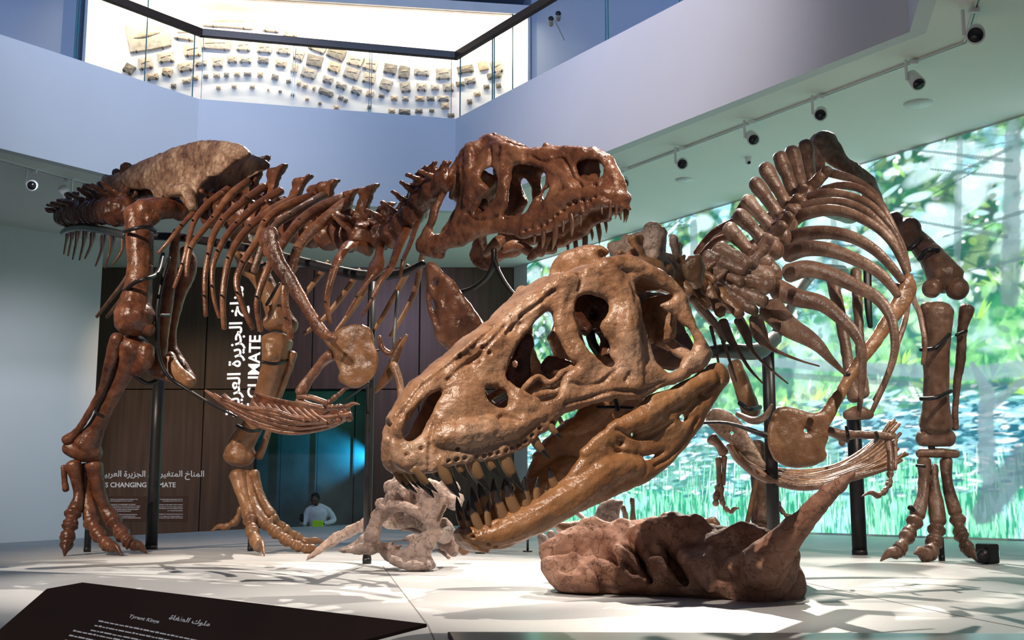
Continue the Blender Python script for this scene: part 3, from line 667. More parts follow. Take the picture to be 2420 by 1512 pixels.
tag(scrn, 'wall-wide projected moving picture of a sunlit prehistoric forest and pond', 'screen')

# track lights, speakers, sensor ---------------------------------
def track(a, b, lab, z=ZC):
    a = Zf(*a, z - 0.02); b = Zf(*b, z - 0.02); d = b - a; L = np.linalg.norm(d); R = rotz(math.atan2(d[1], d[0]))
    t = thing('lighting_track', lab, 'lighting track', ((a + b) / 2), 'lighting tracks')
    v, f = box_vf((a + b) / 2 + np.array([0, 0, 0.005]), (L, 0.05, 0.028), R); add_obj('rail', v, f, 'track_white', t, smooth=False)
    v, f = box_vf((a + b) / 2 + np.array([0, 0, -0.008]), (L, 0.015, 0.006), R); add_obj('slot', v, f, 'lens_black', t, smooth=False)
track((2282, 100), (1400, 432), 'long white lighting track along the right edge of the opening')
track((2282, 100), (2330, -60), 'short white lighting track turning towards the viewer, top right corner')
track((-60, 362), (330, 468), 'white lighting track on the strip of ceiling above the left wall')
def lamp(px, py, target, lab, scale=1.0):
    top = Zf(px, py, ZC - 0.03); t = thing('track_spotlight', lab, 'spotlight', top, 'spotlights on the ceiling tracks')
    d = np.asarray(target, float) - (top + np.array([0, 0, -0.25])); d /= np.linalg.norm(d); s = scale
    side = np.cross(d, [0, 0, 1.0]); side /= np.linalg.norm(side)
    c = top + np.array([0, 0, -0.24 * s])
    v, f = box_vf(top + np.array([0, 0, -0.02]), (0.10 * s, 0.05 * s, 0.05)); bevel_obj(add_obj('adapter', v, f, 'lamp_white', t, smooth=False))
    v, f = tube([top + side * .10 * s, top + side * .10 * s + np.array([0, 0, -.24 * s])], [.018 * s, .018 * s], sides=8, n=4); add_obj('arm', v, f, 'lamp_white', t)
    v, f = tube([c - d * .13 * s, c + d * .13 * s], [.075 * s, .085 * s], sides=18, n=4, cap=False); add_obj('barrel', v, f, 'lamp_white', t)
    v, f = tube([c + d * .115 * s, c + d * .134 * s], [.068 * s, .068 * s], sides=18, n=3, cap=False); add_obj('lens', v, f, 'lens_black', t)
lamp(1475, 395, (0, 6, 0), 'white track spotlight nearest the snout of the rear skull')
lamp(1612, 348, (0.3, 3, 0), 'white track spotlight with a dark lens, second along the right track')
lamp(1776, 285, (3, 6, 0), 'white track spotlight above the small ceiling sensor')
lamp(1938, 225, (0.6, 4, 0), 'white track spotlight above the hip of the right skeleton')
lamp(2160, 143, (5, 7, 0), 'white track spotlight near the bend of the right track')
lamp(2302, 20, (1.0, 3, 0.5), 'large white track spotlight in the top right corner', 1.15)
lamp(80, 402, (-3, 2, 0), 'white track spotlight facing forward above the left wall')
lamp(158, 424, (-6, 26, 1), 'white track spotlight beside the tail tip, seen from its back')
def disc(px, py, r, lab, nm='ceiling_speaker', cat='speaker'):
    c = Zf(px, py, ZC); t = thing(nm, lab, cat, c)
    v, f = tube([c + np.array([0, 0, .01]), c - np.array([0, 0, .014])], [r, r * .97], sides=32, n=3, cap=False); add_obj('grille', v, f, 'track_white', t)
    v, f = tube([c - np.array([0, 0, .010]), c - np.array([0, 0, .018])], [r * .12, r * .08], sides=12, n=3, cap=False); add_obj('center_cap', v, f, 'track_white', t)
disc(1618, 424, 0.15, 'round white ceiling speaker left of the hip of the right skeleton'); disc(2170, 244, 0.19, 'round white ceiling speaker at the upper right')
c = Zf(1769, 372, ZC); t = thing('ceiling_sensor', 'small white sensor on the green-lit ceiling', 'sensor', c)
v, f = tube([c, c - np.array([0, 0, .09])], [.055, .045], sides=16, n=3); add_obj('body', v, f, 'lamp_white', t)
v, f = ball(c - np.array([0, .03, .09]), .028); add_obj('lens', v, f, 'lens_black', t)
p0 = P(1310, 40, YU - 1.5); t = thing('twin_spotlight', 'pair of small dark lenses in pale housings on the upper blue wall', 'spotlight', p0)
for dx, dz in ((-.07, -.06), (.08, .05)):
    v, f = tube([p0 + np.array([dx, .15, dz - .05]), p0 + np.array([dx, -.05, dz])], [.05, .06], sides=14, n=4, cap=False); add_obj('barrel', v, f, 'slab_buff', t)
    v, f = tube([p0 + np.array([dx, -.03, dz]), p0 + np.array([dx, -.06, dz])], [.062, .055], sides=14, n=3, cap=False); add_obj('lens', v, f, 'lens_black', t)
v, f = tube([p0 + np.array([0, .15, 0]), p0 + np.array([.25, 1.2, 0])], [.02, .02], sides=6, n=3); add_obj('bracket', v, f, 'lamp_white', t)

# lettering ------------------------------------------------------
AF = {'ا': (0xFE8D, 0xFE8E, 0, 0), 'ل': (0xFEDD, 0xFEDE, 0xFEDF, 0xFEE0), 'م': (0xFEE1, 0xFEE2, 0xFEE3, 0xFEE4), 'ن': (0xFEE5, 0xFEE6, 0xFEE7, 0xFEE8), 'خ': (0xFEA5, 0xFEA6, 0xFEA7, 0xFEA8), 'ج': (0xFE9D, 0xFE9E, 0xFE9F, 0xFEA0), 'ز': (0xFEAF, 0xFEB0, 0, 0), 'ي': (0xFEF1, 0xFEF2, 0xFEF3, 0xFEF4), 'ر': (0xFEAD, 0xFEAE, 0, 0), 'ة': (0xFE93, 0xFE94, 0, 0), 'ع': (0xFEC9, 0xFECA, 0xFECB, 0xFECC), 'ب': (0xFE8F, 0xFE90, 0xFE91, 0xFE92), 'ت': (0xFE95, 0xFE96, 0xFE97, 0xFE98), 'غ': (0xFECD, 0xFECE, 0xFECF, 0xFED0), 'ف': (0xFED1, 0xFED2, 0xFED3, 0xFED4), 'و': (0xFEED, 0xFEEE, 0, 0), 'ك': (0xFED9, 0xFEDA, 0xFEDB, 0xFEDC), 'ط': (0xFEC1, 0xFEC2, 0xFEC3, 0xFEC4)}
def ar(s):
    out = []
    for i, ch in enumerate(s):
        if ch not in AF: out.append(ch); continue
        pv = i > 0 and s[i - 1] in AF and AF[s[i - 1]][2] != 0; nx = i + 1 < len(s) and s[i + 1] in AF and AF[ch][2] != 0
        out.append(chr(AF[ch][3 if pv and nx else 1 if pv else 2 if nx else 0]))
    return ''.join(reversed(out))
def text_mesh(body, origin, xdir, zup, length, depth, mat, parent, name='lettering', bold=0.02, height=None):
    """flat raised letters: starts at origin, runs along xdir for the given length, letters stand along zup"""
    c = bpy.data.curves.new('t', 'FONT'); c.body = body; c.extrude = 0.01; c.offset = bold; c.resolution_u = 3
    o = bpy.data.objects.new('t', c); COL.objects.link(o); dg = bpy.context.evaluated_depsgraph_get(); dg.update()
    me = bpy.data.meshes.new_from_object(o.evaluated_get(dg)); bpy.data.objects.remove(o); bpy.data.curves.remove(c)
    n = len(me.vertices); co = np.empty(n * 3); me.vertices.foreach_get('co', co); co = co.reshape(-1, 3)
    w = co[:, 0].max() - co[:, 0].min(); s = length / w; sy = s if height is None else height / (co[:, 1].max() - co[:, 1].min())
    X = np.asarray(xdir, float); X /= np.linalg.norm(X); Zu = np.asarray(zup, float); Zu /= np.linalg.norm(Zu); N = np.cross(X, Zu)
    q = np.asarray(origin, float) + np.outer((co[:, 0] - co[:, 0].min()) * s, X) + np.outer(co[:, 1] * sy, Zu) + np.outer(co[:, 2] / 0.01 * depth, N)
    me.vertices.foreach_set('co', (q - np.array(parent_world(parent))).ravel()); me.update(); me.materials.clear()
    return link_mesh(name, me, mat, parent, smooth=False)
def dashes(rows, mapf, mat, parent, h, name='small_print', seed=3):
    """rows of (x0, x1, y): unreadably small print as broken hairlines"""
    r = np.random.default_rng(seed); sh = []
    for x0, x1, y in rows:
        x = x0
        while x < x1:
            w = r.uniform(.5, 2.2) * h * 1.3; w = min(w, x1 - x); hh = h * r.uniform(.45, .75)
            q = [mapf(x, y), mapf(x + w, y), mapf(x + w, y + hh), mapf(x, y + hh)]; nq = np.cross(q[1] - q[0], q[3] - q[0]); nq /= np.linalg.norm(nq)
            vv = [a for a in q] + [a + nq * .0012 for a in q]; sh.append((vv, [[0, 3, 2, 1], [4, 5, 6, 7], [0, 1, 5, 4], [1, 2, 6, 5], [2, 3, 7, 6], [3, 0, 4, 7]])); x += w + h * .35
    v, f = join(sh); return add_obj(name, v, f, mat, parent, smooth=False)
yw = YW - 0.012
g0 = P(352, 1120, yw)
sg = thing('wall_lettering', 'pale heading in Arabic and English low on the brown wall', 'lettering', g0)
a, b = P(238, 1126, yw), P(482, 1126, yw); text_mesh(ar('المناخ المتغير في الجزيرة العربية'), a, (1, 0, 0), (0, 0, 1), b[0] - a[0], .004, 'ink_white', sg, bold=.012)
a, b = P(190, 1151, yw), P(415, 1151, yw); text_mesh("ARABIA'S CHANGING CLIMATE", a, (1, 0, 0), (0, 0, 1), b[0] - a[0], .004, 'ink_white', sg, bold=.02)
g0 = P(560, 850, yw)
sg = thing('vertical_lettering', 'glowing white vertical heading in Arabic and English on the brown wall', 'lettering', g0)
a, b = P(564, 985, yw), P(556, 676, yw); text_mesh(ar('مناخ الجزيرة العربية'), a, (0, 0, 1), (-1, 0, 0), b[2] - a[2], .01, 'sign_glow', sg, bold=.02)
a, b = P(608, 1022, yw), P(608, 792, yw); text_mesh("THE CLIMATE", a, (0, 0, 1), (-1, 0, 0), b[2] - a[2], .01, 'sign_glow', sg, bold=.022)
plain('print_panel', (0.075, 0.030, 0.018), 0.5, noise=0.15)
g0 = P(346, 1203, yw); sg = thing('text_panel', 'small reddish brown text panel low on the brown wall', 'sign', g0)
a, b = P(252, 1232, yw), P(446, 1172, yw); v, f = box_vf((a + b) / 2, (abs(b[0] - a[0]), .008, abs(b[2] - a[2]))); add_obj('board', v, f, 'print_panel', sg, smooth=False)
rows = [(260, 325, 1179), (260, 314, 1183), (260, 320, 1191), (260, 332, 1195), (260, 330, 1199), (260, 328, 1203), (264, 309, 1207), (272, 324, 1215), (274, 320, 1219), (280, 332, 1223), (376, 432, 1179), (384, 432, 1183), (376, 432, 1192), (376, 432, 1197), (376, 432, 1201), (396, 432, 1206), (376, 432, 1214), (376, 432, 1219), (376, 432, 1223)]
dashes(rows, lambda x, y: P(x, 2 * 1201 - y if False else y, yw - .006), 'ink_white', sg, 2.0)
for o in sg.children:
    if o.name.startswith('small_print'): o.data.flip_normals()

# information board in the foreground ----------------------------
nB = np.array([.02, -.57, .82]); nB /= np.linalg.norm(nB); pB = P(500, 1440, 3.8)
def onb(px, py): return onplane(px, py, pB, nB) + nB * .0006
bp = [(195, 1375), (110, 1390), (-40, 1520), (-60, 1570), (640, 1570), (860, 1512), (1010, 1473)]
top = np.array([onplane(x, y, pB, nB) for x, y in bp]); cen = top.mean(0)
t = thing('information_board', 'large low dark brown information board with white titles and text lines', 'sign', (cen[0], cen[1], 0.0))
n = len(top); loft = lambda A_, B_: (np.vstack([A_, B_]), [list(range(n)), list(range(n, 2 * n))[::-1]] + [[i, n + i, n + (i + 1) % n, (i + 1) % n] for i in range(n)])
v, f = loft(top, top - nB * .016); bevel_obj(add_obj('board', v, f, 'board_brown', t, smooth=False), 0.003)
ins = cen + (top - cen) * .66 - nB * .016; bot = ins.copy(); bot[:, 2] = 0.0; v, f = loft(ins, bot); add_obj('pedestal', v, f, 'black_steel', t, smooth=False)
def btext(body, a, b, k=1.0):
    X0, X1 = onb(*a), onb(*b); xd = X1 - X0; ud = np.cross(nB, xd); text_mesh(body, X0, xd, ud, np.linalg.norm(xd), .0006, 'ink_white', t, bold=.02); return xd / np.linalg.norm(xd), ud / np.linalg.norm(ud)
xd, ud = btext('Tyrant Kings', (303, 1459), (374, 1473)); btext(ar('ملوك الطغاة'), (398, 1463), (494, 1480))
for (a, w_, k) in (((232, 1469), .55, 3), ((172, 1492), .26, 6)):
    q0 = onb(*a)
    dashes([(0, w_ * (1 - .12 * (i % 3)), -0.022 * i) for i in range(k)], lambda x, y: q0 + xd * x + ud * y, 'ink_white', t, .009, seed=a[0])
# glass-topped case edge at the bottom of the picture
poly = [xy(1058, 1493, .02), xy(2480, 1497, .02), xy(2600, 1620, .02), xy(1120, 1620, .02)]
t = thing('label_rail', 'long flat grey label rail with a thin dark border at the bottom edge', 'sign', (np.mean([p[0] for p in poly]), np.mean([p[1] for p in poly]), 0.0))
v, f = prism(poly, 0.0, 0.02); add_obj('frame', v, f, 'board_brown', t, smooth=False)
cc = np.mean(poly, axis=0); v, f = prism([tuple(cc + (np.array(p) - cc) * np.array([.992, .97])) for p in poly], 0.019, 0.023); add_obj('top', v, f, 'glass_grey', t, smooth=False)

# ================================================================ FOSSILS: shared pieces
bone_mat('bone_tan', (0.17, 0.075, 0.033), (0.34, 0.175, 0.092), (0.47, 0.29, 0.19), 0.30, 0.40, 2.2, 9)
bone_mat('bone_jaw', (0.17, 0.065, 0.024), (0.30, 0.135, 0.052), (0.36, 0.19, 0.09), 0.32, 0.30, 2.2, 9)
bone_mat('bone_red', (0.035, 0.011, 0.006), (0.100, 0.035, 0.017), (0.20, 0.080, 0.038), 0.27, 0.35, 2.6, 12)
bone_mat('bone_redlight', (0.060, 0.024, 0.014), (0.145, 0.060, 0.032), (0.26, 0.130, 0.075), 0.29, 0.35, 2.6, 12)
bone_mat('bone_rib', (0.055, 0.018, 0.009), (0.125, 0.046, 0.021), (0.22, 0.098, 0.048), 0.28, 0.25, 2.6, 12)
bone_mat('bone_brown', (0.060, 0.028, 0.017), (0.145, 0.076, 0.047), (0.26, 0.165, 0.115), 0.36, 0.35, 2.6, 12)
bone_mat('bone_orange', (0.12, 0.055, 0.025), (0.20, 0.095, 0.042), (0.28, 0.150, 0.075), 0.32, 0.30, 2.4, 11)
bone_mat('bone_grey', (0.17, 0.115, 0.092), (0.34, 0.245, 0.205), (0.50, 0.385, 0.335), 0.62, 0.55, 3.0, 14, 0.7)
bone_mat('bone_rock', (0.17, 0.072, 0.042), (0.29, 0.145, 0.095), (0.43, 0.26, 0.19), 0.66, 0.8, 3.2, 15, 0.6, 0.3)
bone_mat('bone_ilium', (0.055, 0.024, 0.014), (0.19, 0.112, 0.074), (0.40, 0.295, 0.215), 0.38, 0.5, 4.2, 18)
attr_mat('tooth', 'along', [(0.30, (0.30, 0.17, 0.08)), (0.66, (0.26, 0.14, 0.065)), (0.71, (0.034, 0.025, 0.022)), (1.0, (0.018, 0.015, 0.015))], 0.28)
attr_mat('tooth_brown', 'along', [(0.2, (0.10, 0.045, 0.025)), (0.6, (0.12, 0.07, 0.045)), (1.0, (0.24, 0.17, 0.12))], 0.3)
plain('plug_black', (0.012, 0.011, 0.010), 0.5)

def circ(x, y, r, n=8, e=1.0): return [(x + r * math.cos(2 * math.pi * k / n), y + r * e * math.sin(2 * math.pi * k / n)) for k in range(n)]
class Side:
    """a head's own frame: mid-plane through p0, F points to the snout, L to the side that faces the viewer"""
    def __init__(self, p0, F, L, wpts):
        self.F = np.asarray(F, float) / np.linalg.norm(F); L = np.asarray(L, float); L = L - self.F * np.dot(L, self.F); self.L = L / np.linalg.norm(L)
        self.U = np.cross(self.F, self.L); self.U = self.U if self.U[2] > 0 else -self.U
        self.p0 = np.asarray(p0, float); self.w = np.array(wpts, float)
    def width(self, px, py):
        d = np.hypot(self.w[:, 0] - px, self.w[:, 1] - py) + 6.0; k = 1 / d ** 2.2; return float((k * self.w[:, 2]).sum() / k.sum())
    def at(self, px, py, w=None):
        w = self.width(px, py) if w is None else w
        return onplane(px, py, self.p0 + self.L * w, self.L)
    def map(self, px, py): return self.at(px, py), self.L
    def mirror(self, v):
        v = np.asarray(v, float); d = (v - self.p0) @ self.L; return v - 2 * np.outer(d, self.L)
    def mshell(self, s): return self.mirror(s[0]), [f[::-1] for f in s[1]]
    def rod(self, pts, **kw):                 # rows (px, py, w or None, radius px)
        p = [self.at(a[0], a[1], a[2]) for a in pts]; r = [a[3] * mpp(q) for a, q in zip(pts, p)]
        return tube(p, r, **kw)
    def bridge(self, line, n, t, arch=0.0, drop=1.0, w=None):
        """sheet across the head from a line on the near side to its mirror image"""
        rows = []
        for a in line:
            q = self.at(a[0], a[1], a[2] if len(a) > 2 else None); m = self.mirror(q[None])[0]
            u = np.linspace(0, 1, n); rows.append([q * (1 - k) + m * k + self.U * arch * math.sin(math.pi * k) for k in u])
        return sheet(np.array(rows), t)
def teeth(side, rows, parent, mat, both=True, name='tooth', lean=0.0):
    """rows (root px, py, tip px, py, base width px, w)"""
    for (x0, y0, x1, y1, bw, w) in rows:
        for mir in ((False, True) if both else (False,)):
            r0 = side.at(x0, y0, w); r1 = side.at(x1, y1, w * 1.02); m = mpp(r0); bend = (r1 - r0); rad = bw / 2 * m
            root = r0 - bend * 0.25; bow = side.F * np.linalg.norm(bend) * 0.07
            pts = [root, r0 + bow * .6, r0 + bend * .35 + bow * 1.1, r0 + bend * .72 + bow * .7, r1]
            if mir: pts = list(side.mirror(np.array(pts)))
            v, f = tube(pts, [rad * .95, rad, rad * .92, rad * .55, rad * .08], sides=12, n=13, flat=0.72, flat_dir=side.L)
            L0 = np.linalg.norm(pts[-1] - pts[0]); al = np.clip(((v - pts[0]) @ ((pts[-1] - pts[0]) / L0)) / L0, 0, 1)
            add_obj(name, v, f, mat, parent, attr=('along', al))

# ================================================================ RIGHT SKELETON: its skull, nearest the viewer
RX = thing('tyrannosaur_skeleton', 'crouching brown fossil skeleton with a huge gaping tan skull and black-tipped teeth', 'skeleton', (2.9, 9.8, 0.0))
PHI, TH = math.radians(28), math.radians(17)
F1 = np.array([-math.cos(PHI) * math.cos(TH), -math.sin(PHI) * math.cos(TH), -math.sin(TH)])
L1 = np.array([math.sin(PHI), -math.cos(PHI), 0.0])
wp = [(925, 1050, .03), (945, 1105, .055), (985, 1118, .10), (990, 990, .075), (960, 985, .045), (1030, 900, .05), (1100, 845, .05), (1060, 1100, .135), (1120, 980, .14), (1110, 1090, .155), (1200, 1070, .18), (1260, 1040, .20), (1200, 760, .07), (1160, 880, .11), (1200, 850, .11), (1250, 955, .20), (1340, 650, .20), (1290, 700, .15), (1370, 860, .235), (1330, 940, .24), (1450, 930, .28), (1520, 900, .30), (1600, 890, .33), (1450, 620, .25), (1400, 640, .22), (1540, 640, .29), (1610, 700, .32), (1640, 780, .35), (1660, 840, .36), (1470, 760, .28)]
p_mid = P(1300, 930, 5.25) - L1 * 0.22
S1 = Side(p_mid, F1, L1, wp)
out1 = [(957, 967), (930, 1004), (922, 1031), (925, 1055), (933, 1079), (945, 1108), (957, 1120), (980, 1121), (1006, 1119), (1028, 1113), (1055, 1105), (1105, 1095), (1153, 1087), (1198, 1076), (1236, 1062), (1254, 1046), (1281, 1021), (1308, 1013), (1317, 989), (1332, 976), (1376, 962), (1420, 954), (1430, 947), (1455, 938), (1485, 944), (1508, 948), (1531, 931), (1565, 918), (1614, 901), (1654, 877), (1684, 845), (1684, 831), (1667, 808), (1651, 782), (1637, 752), (1627, 722), (1622, 702), (1608, 682), (1598, 672), (1581, 653), (1551, 634), (1518, 614), (1485, 605), (1455, 606), (1426, 614), (1393, 622), (1376, 636), (1368, 656), (1358, 650), (1340, 642), (1326, 652), (1310, 674), (1290, 688), (1262, 702), (1236, 722), (1186, 762), (1138, 803), (1090, 839), (1055, 872), (1025, 883), (1001, 912), (977, 940)]
holes1 = [[(1046, 924), (1031, 922), (998, 950), (963, 979), (951, 1016), (954, 1034), (964, 1043), (986, 1031), (1004, 1016), (1016, 986), (1031, 960), (1043, 939)],
 [(1293, 734), (1310, 738), (1312, 781), (1336, 810), (1352, 842), (1366, 862), (1345, 872), (1330, 890), (1322, 915), (1318, 938), (1296, 950), (1262, 953), (1236, 943), (1212, 919), (1192, 895), (1198, 862), (1215, 827), (1223, 806), (1250, 780), (1275, 750)],
 [(1144, 913), (1168, 914), (1192, 922), (1201, 934), (1203, 958), (1186, 964), (1162, 960), (1147, 940)],
 [(1366, 702), (1386, 694), (1426, 704), (1442, 716), (1439, 742), (1414, 768), (1426, 785), (1442, 815), (1446, 838), (1458, 862), (1442, 868), (1422, 858), (1404, 841), (1388, 831), (1366, 788), (1356, 748), (1356, 722)],
 [(1498, 666), (1515, 656), (1545, 659), (1574, 676), (1594, 698), (1586, 706), (1555, 719), (1565, 731), (1591, 741), (1617, 768), (1637, 785), (1646, 801), (1643, 821), (1631, 834), (1616, 842), (1612, 858), (1603, 874), (1580, 884), (1558, 867), (1545, 841), (1531, 801), (1518, 762), (1512, 722), (1502, 689)]]
sh = [inflate(out1, holes1, S1.map, 0.030, R=20, edge=0.35, s=6.0)]
# rounded struts that stand proud of the plate
for r in ([(1340, 655, None, 16), (1330, 720, None, 17), (1328, 780, None, 15), (1360, 850, None, 13)], [(1428, 625, None, 24), (1470, 700, None, 30), (1478, 770, None, 34), (1490, 850, None, 34), (1500, 915, None, 26)],
          [(960, 985, .04, 9), (1025, 895, .05, 14), (1100, 850, .055, 20), (1190, 775, .08, 22), (1260, 720, .12, 20), (1330, 660, .19, 18)], [(1010, 1040, None, 22), (1080, 1030, None, 40), (1150, 1020, None, 40), (1210, 1010, None, 32), (1290, 975, None, 18), (1380, 950, None, 12), (1440, 935, None, 14)],
          [(1405, 640, None, 20), (1470, 625, None, 24), (1540, 650, None, 18), (1605, 695, None, 14)], [(1600, 700, None, 13), (1640, 775, None, 11), (1665, 835, None, 13), (1630, 862, None, 12)], [(930, 1010, .03, 10), (935, 1060, .05, 16), (955, 1095, .07, 20), (985, 1085, .09, 24)],
          [(1200, 905, None, 7), (1235, 930, None, 10), (1270, 950, None, 9)], [(1500, 930, None, 16), (1570, 905, None, 11), (1650, 872, None, 8)]):
    sh.append(S1.rod(r, sides=12))
sh += [S1.mshell(s) for s in sh]
sh.append(S1.bridge([(930, 1004, .03), (965, 960), (1001, 912), (1055, 872), (1138, 803), (1186, 765), (1262, 705, .13), (1310, 676, .18), (1345, 655, .2)], 9, 0.022, 0.02))
sh.append(S1.bridge([(1370, 655, .2), (1426, 630, .2), (1500, 640, .22), (1580, 668, .28)], 9, 0.03, 0.01))
sh.append(S1.bridge([(1598, 690), (1600, 730, .3), (1590, 800, .22)], 9, 0.02))
sh.append(S1.bridge([(936, 1036, .03), (946, 1080, .06), (968, 1104, .07)], 7, 0.02))
sh.append(S1.bridge([(1000, 1085), (1100, 1050, .12), (1200, 1020, .14), (1260, 990, .15)], 7, 0.012, 0.03))
# palate and braincase between the two sides
for r in ([(1230, 930, .16, 9), (1250, 905, .12, 8), (1275, 890, .10, 7), (1300, 905, .12, 9), (1330, 880, .15, 9), (1352, 868, .20, 10)], [(1240, 945, .12, 10), (1290, 930, .1, 9), (1340, 915, .14, 10)], [(1120, 1000, .04, 8), (1220, 940, .03, 10), (1340, 880, .02, 14), (1450, 850, 0., 20)],
          [(1450, 850, .0, 26), (1520, 780, .0, 40), (1560, 720, 0., 40)], [(1300, 880, .03, 14), (1310, 900, .03, 18)], [(1560, 800, .12, 20), (1610, 830, .2, 16), (1640, 850, .3, 12)], [(1470, 860, .1, 12), (1540, 900, .2, 12), (1600, 890, .28, 9)]):
    a = S1.rod(r, sides=10); sh += [a, S1.mshell(a)]
# crest at the back of the head
crest = [(1296, 690), (1300, 640), (1316, 604), (1350, 590), (1392, 576), (1426, 580), (1444, 596), (1428, 610), (1446, 622), (1470, 606), (1520, 616), (1560, 640), (1500, 660), (1420, 668), (1360, 700)]
occ = S1.at(1560, 680, 0) + np.array([0.05, 0.10, 0.0])
nrm_o = np.array([-.35, -.93, -.12]); nrm_o /= np.linalg.norm(nrm_o); p_o = S1.at(1450, 640, -0.05)
sh.append(inflate(crest, [[(1424, 598), (1430, 598), (1430, 608), (1424, 608)]], lambda x, y: (onplane(x, y, p_o, nrm_o), -nrm_o if nrm_o[1] > 0 else nrm_o), 0.05, R=22, s=7))
def pit(S, x, y, r, d): return (S.at(x, y) + S.L * .03, r * .0019, d)
def seam(S, pts, r=5.0, d=.010):
    q = catmull(np.array(pts, float), max(2, int(sum(np.hypot(pts[i + 1][0] - pts[i][0], pts[i + 1][1] - pts[i][1]) for i in range(len(pts) - 1)) / 3.5)))
    return [(S.at(a, b) + S.L * .035, r * .0030, d) for a, b in q]
pit1 = [pit(S1, x, y, 7, .02) for x, y in ((1055, 1090), (1074, 1087), (1092, 1083), (1120, 1079), (1138, 1077), (1152, 1074), (1170, 1071), (1190, 1066), (1205, 1059), (1220, 1053), (1236, 1044), (1252, 1030), (1270, 1012), (1040, 1045), (1075, 1062), (1118, 1050), (1165, 1040), (1082, 843), (1105, 842), (1134, 823), (1150, 835), (1122, 858), (975, 1085), (990, 1060), (955, 1075), (1300, 1000))]
for pts in ([(1020, 985), (1012, 1020), (1009, 1060), (1008, 1116)], [(1186, 772), (1150, 812), (1120, 845), (1085, 868), (1050, 900)], [(1370, 645), (1366, 668), (1360, 690)], [(1300, 690), (1262, 722), (1222, 750), (1190, 790)], [(1342, 905), (1372, 912), (1410, 905), (1440, 880), (1452, 868)], [(1330, 955), (1380, 942), (1440, 925), (1500, 925), (1560, 905)], [(1500, 850), (1485, 870), (1470, 900)], [(1230, 1000), (1180, 985), (1150, 1010)]): pit1 += seam(S1, pts)
skull1 = fuse('skull', sh, 'bone_tan', RX, voxel=0.0066, smooth=2, disp=0.008, dscale=13, pits=pit1)
# bones inside the head, their dark colour standing in for the shade
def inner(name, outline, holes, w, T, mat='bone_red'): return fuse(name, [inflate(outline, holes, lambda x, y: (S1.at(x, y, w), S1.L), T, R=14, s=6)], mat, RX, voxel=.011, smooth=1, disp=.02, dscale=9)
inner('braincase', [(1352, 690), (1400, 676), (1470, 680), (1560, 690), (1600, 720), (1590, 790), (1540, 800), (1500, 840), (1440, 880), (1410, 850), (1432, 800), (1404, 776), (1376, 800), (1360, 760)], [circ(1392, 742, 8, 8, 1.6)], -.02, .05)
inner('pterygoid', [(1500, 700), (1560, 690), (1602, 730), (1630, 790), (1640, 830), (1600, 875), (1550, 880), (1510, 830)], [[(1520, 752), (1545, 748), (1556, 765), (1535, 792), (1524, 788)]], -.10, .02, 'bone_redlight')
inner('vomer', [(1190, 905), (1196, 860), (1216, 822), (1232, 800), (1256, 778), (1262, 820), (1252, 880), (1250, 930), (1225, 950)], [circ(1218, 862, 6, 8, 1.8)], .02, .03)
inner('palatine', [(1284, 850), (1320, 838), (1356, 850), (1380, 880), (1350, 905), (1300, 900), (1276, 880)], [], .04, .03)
teeth(S1, [(961, 1117, 992, 1155, 12, .06), (973, 1117, 1003, 1157, 13, .085), (992, 1117, 1035, 1164, 20, .11), (1048, 1104, 1087, 1176, 29, .135), (1122, 1092, 1159, 1163, 30, .155), (1195, 1076, 1236, 1160, 34, .175), (1266, 1040, 1300, 1084, 24, .20), (1305, 1010, 1327, 1036, 18, .215), (1325, 992, 1338, 1011, 12, .22), (1088, 1098, 1100, 1130, 20, .14), (1158, 1086, 1180, 1128, 24, .16)], skull1, 'tooth')

jw = [(1096, 1251, .03), (1120, 1255, .06), (1150, 1270, .09), (1200, 1250, .13), (1300, 1200, .17), (1400, 1120, .22), (1500, 1040, .26), (1600, 980, .31), (1700, 880, .35), (1650, 900, .33), (1550, 1110, .27)]
S1j = Side(p_mid, F1, L1, jw)
outj = [(1096, 1251), (1108, 1278), (1138, 1293), (1168, 1299), (1198, 1294), (1242, 1278), (1287, 1251), (1331, 1224), (1376, 1207), (1421, 1186), (1465, 1168), (1500, 1152), (1538, 1133), (1563, 1113), (1601, 1080), (1647, 1020), (1664, 990), (1687, 947), (1710, 917), (1725, 900), (1722, 877), (1707, 861), (1694, 854), (1674, 861), (1664, 877), (1614, 907), (1590, 916), (1548, 926), (1525, 940), (1492, 970), (1459, 996), (1432, 1012), (1394, 1040), (1373, 1076), (1358, 1102), (1340, 1126), (1317, 1144), (1287, 1165), (1263, 1180), (1236, 1193), (1204, 1207), (1174, 1224), (1138, 1242), (1120, 1248), (1108, 1242)]
holj = [circ(1611, 987, 10), circ(1599, 957, 7), circ(1493, 1026, 6), circ(1462, 1046, 7, 8, 1.4), [(1438, 1050), (1460, 1069), (1500, 1079), (1540, 1075), (1566, 1060), (1545, 1083), (1500, 1090), (1458, 1080)], circ(1650, 936, 7, 8, .7), circ(1672, 885, 10, 8, 1.2)]
sh = [inflate(outj, holj, S1j.map, 0.032, R=26, edge=0.35, s=6.0)]
far_plate = S1j.mshell(inflate(outj, [], S1j.map, 0.032, R=26, edge=0.35, s=7.0))
for r in ([(1105, 1262, None, 14), (1150, 1270, None, 24), (1210, 1250, None, 36), (1290, 1210, None, 40), (1370, 1160, None, 42), (1440, 1110, None, 40), (1510, 1100, None, 26)], [(1440, 1015, None, 14), (1520, 985, None, 30), (1600, 935, None, 24), (1680, 890, None, 24)], [(1600, 1060, None, 14), (1650, 990, None, 14), (1705, 900, None, 14)], [(1380, 1075, None, 16), (1440, 1030, None, 14)]):
    sh.append(S1j.rod(r, sides=12))
sh += [S1j.mshell(s) for s in sh[1:]] + [far_plate]
